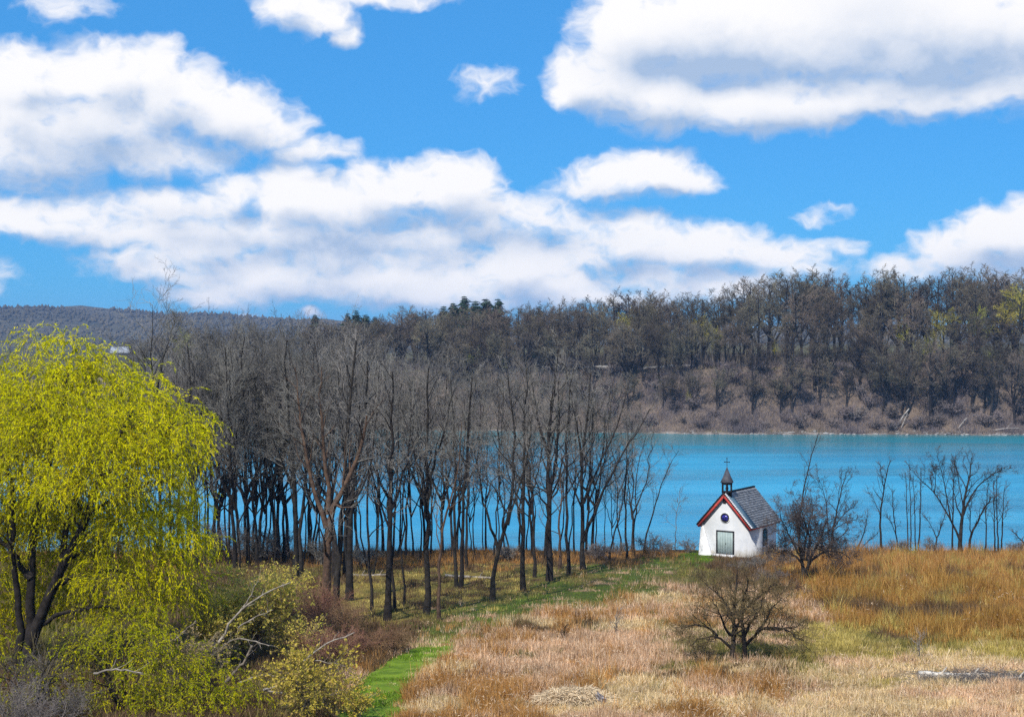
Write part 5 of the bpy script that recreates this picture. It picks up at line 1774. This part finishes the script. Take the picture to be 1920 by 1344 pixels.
# the pale log lower right
def lying_log(label, A, B, r0, r1, mat, sag=0.1, stub=True):
    a_, b_ = foot(*A), foot(*B)
    o = thing('fallen_log', label, 'log', a_ + [0, 0, r0 * .5])
    e = b_ - a_
    r = np.random.default_rng(int(A[0]))
    P = spine([np.zeros(3), e * .35 - [0, 0, sag * .3], e * .7 - [0, 0, sag * .3], e], 10, .015, r)
    R_ = taper(r0, r1, 10) * (1 + .06 * r.normal(size=10))
    m_ = MB(); m_.tube(P, R_, 10, cap=True)
    part('trunk', m_, M[mat], o, True)
    if stub:
        for t in (.3, .72):
            p_ = e * t
            m_ = MB(); m_.tube([p_, p_ + [.1, -.1, .25], p_ + [.22, -.15, .42]], [r1 * .5, r1 * .35, r1 * .2], 6, cap=True)
            part('branch_stub', m_, M[mat], o)
    return o
M['white_log'] = pbr('barkless_log', (.22, .20, .175), (.62, .57, .50), 3, .85, .5, 10)
lying_log("long whitish fallen log lying in the straw at lower right", (1722, 1272), (1866, 1276), .19, .14, 'white_log')
lying_log("shorter pale log at the right edge beyond the long whitish one", (1876, 1281), (1990, 1284), .15, .11, 'white_log')
lying_log("pale fallen trunk on the grove floor between the vine-clad trees and the first tall trunk", (655, 1083), (735, 1080), .14, .08, 'dead_wood')
lying_log("long thin fallen trunk lying behind the wide forked tree on the grove floor", (835, 1080), (925, 1084), .13, .08, 'dead_wood')
m_ = MB(); r = np.random.default_rng(31)
tb = foot(1850, 1280)
n = 2200
P0 = np.stack([tb[0] + r.normal(size=n) * 1.5, tb[1] + r.normal(size=n) * .8, np.zeros(n)], -1)
P0[:, 2] = gz(P0[:, 0], P0[:, 1]) + r.random(n) * .22
dd = norm(r.normal(size=(n, 3)) * np.array([1, .8, .25]))
m_.tube(np.stack([P0, P0 + dd * r.uniform(.2, .7, (n, 1))], 1), np.full((n, 2), .009), 3)
structure('fallen_twigs', m_, M['twig_grey'], 'stuff', label='grey fallen twigs littering the straw round the pale logs')

# ------------------------------------------------------------------ grasses
def grass_mesh(x, y, hscale, zidx, r, nb=8, spread=.14, wd=(.012, .024), lean=.45, seed=0):
    n = len(x)
    bx = np.repeat(x, nb) + r.normal(size=n * nb) * spread
    by = np.repeat(y, nb) + r.normal(size=n * nb) * spread
    k = n * nb
    bz = gz(bx, by) - .03
    cl = np.clip(vnoise(x, y, 1.1) * 1.5 - .25, 0, 1) * np.clip(vnoise(x + 31, y, .45) * 1.3, 0, 1)
    h = np.repeat(hscale * (.45 + 1.5 * cl), nb) * r.uniform(.4, 1.2, k)
    az_ = r.uniform(0, 6.283, k)
    ln = np.abs(r.normal(size=k)) * lean * h
    tip = np.stack([bx + np.cos(az_) * ln, by + np.sin(az_) * ln, bz + h], -1)
    w = r.uniform(*wd, k)
    fa = r.uniform(0, 3.14, k)
    sd = np.stack([np.cos(fa) * w, np.sin(fa) * w, np.zeros(k)], -1)
    b_ = np.stack([bx, by, bz], -1)
    v = np.stack([b_ - sd, b_ + sd, tip], 1)
    pick = r.choice(3, k, p=[.5, .3, .2])
    tuft = np.repeat(r.uniform(.65, 1.25, n) * (.8 + .4 * vnoise(x, y + 17, 1.6)), nb)
    col = ZC[np.repeat(zidx, nb), pick] * (tuft * r.uniform(.8, 1.2, k))[:, None]
    return v, np.repeat(col, 3, 0)

sr = np.random.default_rng(77)
NT_ = 105000
spx = sr.uniform(-120, 2040, NT_)
spy = 1031 + (1375 - 1031) * sr.random(NT_) ** .92
sd_ = 12.7 / ((spy - HY) / F - .055)
gx_, gy_ = (spx - HX) / F * sd_, sd_
pd, _ = path_dist(gx_, gy_)
along_cut = pd < np.where(gy_ < 78, .58 + .55 * vnoise(gx_, gy_, .7), 0.0)
lc = (gx_ - cb_[0]) * CU[0] + (gy_ - cb_[1]) * CU[1]
ld_ = (gx_ - cb_[0]) * CV[0] + (gy_ - cb_[1]) * CV[1]
inch = (np.abs(lc) < CW / 2 + .1) & (np.abs(ld_) < CL / 2 + .1)
keep = ~along_cut & ~inch
gx_, gy_ = gx_[keep], gy_[keep]
zi, zh = zone_at(gx_, gy_, sr)
for (A, B, w_) in (((1722, 1272), (1990, 1284), 1.3), ((1030, 1325), (1110, 1318), 1.3)):
    A_, B_ = foot(*A)[:2], foot(*B)[:2]
    e_ = B_ - A_
    t_ = np.clip(((gx_ - A_[0]) * e_[0] + (gy_ - A_[1]) * e_[1]) / (e_ @ e_), 0, 1)
    dd_ = np.hypot(gx_ - A_[0] - t_ * e_[0], gy_ - A_[1] - t_ * e_[1])
    zh = np.where(dd_ < w_, zh * .3, zh)
left = (HX + F * gx_ / gy_ < 560) & (gy_ < 100)
keep = ~left | (sr.random(len(gx_)) < .35)
gx_, gy_, zi, zh = gx_[keep], gy_[keep], zi[keep], zh[keep]
for names, obn, lab in ((('pink', 'straw', 'brown'), 'dry_grass', 'pale tan and pinkish dry meadow grass'),
                        (('russet', 'orange'), 'russet_grass', 'tall rust-brown dry grass on the right slope'),
                        (('olive', 'green', 'bright', 'yellow'), 'green_grass', 'short olive and yellow-green spring grass')):
    sel = np.isin(zi, [ZN.index(q) for q in names])
    v, c = grass_mesh(gx_[sel], gy_[sel], zh[sel], zi[sel], sr, nb=8)
    m_ = MB(); m_.tris(v, np.arange(len(v) * 3).reshape(-1, 3), c)
    o = part(obn, m_, M['blade']); o['kind'] = 'stuff'; o['label'] = lab
# seed heads and bleached bits that catch the light in the meadow
n = 16000
spx = sr.uniform(600, 2040, n); spy = sr.uniform(1100, 1375, n)
sd_ = 12.7 / ((spy - HY) / F - .055)
x_, y_ = (spx - HX) / F * sd_, sd_
zz_, hh_ = zone_at(x_, y_)
pd, _ = path_dist(x_, y_)
kp = np.isin(zz_, [ZN.index('pink'), ZN.index('straw'), ZN.index('orange')]) & (pd > 1.05)
x_, y_, hh_ = x_[kp], y_[kp], hh_[kp]
P = np.stack([x_, y_, gz(x_, y_) + hh_ * sr.uniform(.5, 1.1, len(x_))], -1)
m_ = MB()
D = norm(sr.normal(size=P.shape) * np.array([.7, .7, .5]) + np.array([0, 0, .5]))
leaf_quads(m_, P, D, sr.uniform(.12, .30, len(P)), sr.uniform(.008, .02, len(P)), np.array([.68, .52, .36]) * sr.uniform(.7, 1.1, (len(P), 1)), sr)
o = part('seed_heads', m_, M['blade']); o['kind'] = 'stuff'; o['label'] = 'bleached seed heads above the dry meadow grass'
# mown path: its own sheet just above the ground, with short turf
pc = np.array([np.interp(np.linspace(0, 5.2, 90), np.arange(len(PPTS)), PPTS[:, i]) for i in (0, 1)]).T
for _ in range(6):
    pc[1:-1] = (pc[:-2] + 2 * pc[1:-1] + pc[2:]) / 4
pw = np.interp(np.linspace(0, 5.2, 90), np.arange(len(PW)), PW)
tn = np.gradient(pc, axis=0); tn /= np.linalg.norm(tn, axis=1)[:, None]
nr = np.stack([tn[:, 1], -tn[:, 0]], -1)
us = np.linspace(-1, 1, 13)
edge = 1 + (vnoise(np.arange(90) * 1.0, np.zeros(90), 3) - .5) * .45
g2 = pc[:, None] + nr[:, None] * (pw * edge)[:, None, None] * us[None, :, None]
z2 = gz(g2[..., 0], g2[..., 1]) + .035
z2[:, 0] -= .06; z2[:, -1] -= .06
ii = np.arange(90 * 13).reshape(90, 13)
m_ = MB(); m_.quads(np.concatenate([g2, z2[..., None]], -1), np.stack([ii[:-1, :-1], ii[:-1, 1:], ii[1:, 1:], ii[1:, :-1]], -1))
M['turf'] = pbr('mown_turf', (.075, .13, .012), (.17, .25, .02), 1.1, .95, .6, 7)
structure('path', m_, M['turf'], smooth=True, label='bright green mown grass path curving up from the bottom')
n = 9000
k = sr.integers(0, 89, n); u_ = sr.uniform(-.97, .97, n)
xy = pc[k] + nr[k] * (pw[k] * edge[k] * u_)[:, None] + sr.normal(size=(n, 2)) * .05
kz = np.where(vnoise(xy[:, 0], xy[:, 1], .8) + sr.normal(size=n) * .12 > .74, ZN.index('straw'), np.where(sr.random(n) < .4, ZN.index('green'), ZN.index('bright')))
v, c = grass_mesh(xy[:, 0], xy[:, 1], np.full(n, .14), kz, sr, nb=5, spread=.09, wd=(.012, .022))
m_ = MB(); m_.tris(v, np.arange(len(v) * 3).reshape(-1, 3), c)
o = part('path_turf', m_, M['blade']); o['kind'] = 'stuff'; o['label'] = 'short vivid green blades of the mown path'
# bleached heap of flattened straw at the bottom
hb_ = foot(1070, 1322)
r = np.random.default_rng(15)
o = thing('straw_heap', "bleached pale heap of flattened dry grass at the bottom centre", 'straw heap', hb_)
n = 3800
u_ = np.clip(r.normal(size=n) * .55, -1.3, 1.3); w_ = np.clip(r.normal(size=n) * .6, -1.4, 1.4)
top = .75 * np.sqrt(np.clip(1 - .75 * u_ ** 2 - .6 * w_ ** 2, .02, 1)) + .12 * (u_ > .5)
P = np.stack([u_ * 1.5, w_ * .8, top * r.uniform(.4, 1.0, n) + .05], -1)
D = norm(np.stack([u_ * .6 + r.normal(size=n) * .5, w_ * .4 - .5 + r.normal(size=n) * .4, r.normal(size=n) * .35 - .05], -1))
m_ = MB(); leaf_quads(m_, P - D * .1, D, r.uniform(.2, .55, n), r.uniform(.010, .022, n), np.array([[.86, .69, .47]]) * r.uniform(.6, 1.15, (n, 1)), r)
q = part('straw', m_, M['blade'], o); q['kind'] = 'stuff'
n = 260
t = r.random(n)
P = np.stack([1.15 + t * .45 + r.normal(size=n) * .05, -.6 - t * .3 + r.normal(size=n) * .08, .75 - t * .75 + r.normal(size=n) * .05], -1)
D = norm(np.stack([.5 + r.normal(size=n) * .25, np.full(n, -.3), -.75 + r.normal(size=n) * .3], -1))
m_ = MB(); leaf_quads(m_, P, D, r.uniform(.2, .4, n), r.uniform(.02, .04, n), np.array([[.16, .15, .16]]) * r.uniform(.5, 2.2, (n, 1)), r)
q = part('dark_blades', m_, M['blade'], o); q['kind'] = 'stuff'

# ------------------------------------------------------------------ air
HAZE = 1.15e-4
HAZE_TOP = 62.0
hm, N, out = new_mat('haze_air')
pv = N.add('ShaderNodeVolumePrincipled')
pv.inputs['Color'].default_value = (.36, .58, 1.0, 1)
pv.inputs['Density'].default_value = HAZE
pv.inputs['Anisotropy'].default_value = .0
N.l.new(pv.outputs[0], out.inputs['Volume'])
m_ = MB(); m_.box((0, 3400, 52), (4400, 4100, HAZE_TOP))
if HAZE:
    structure('haze', m_, hm, 'stuff', label='thin blue air over the river and far hills')
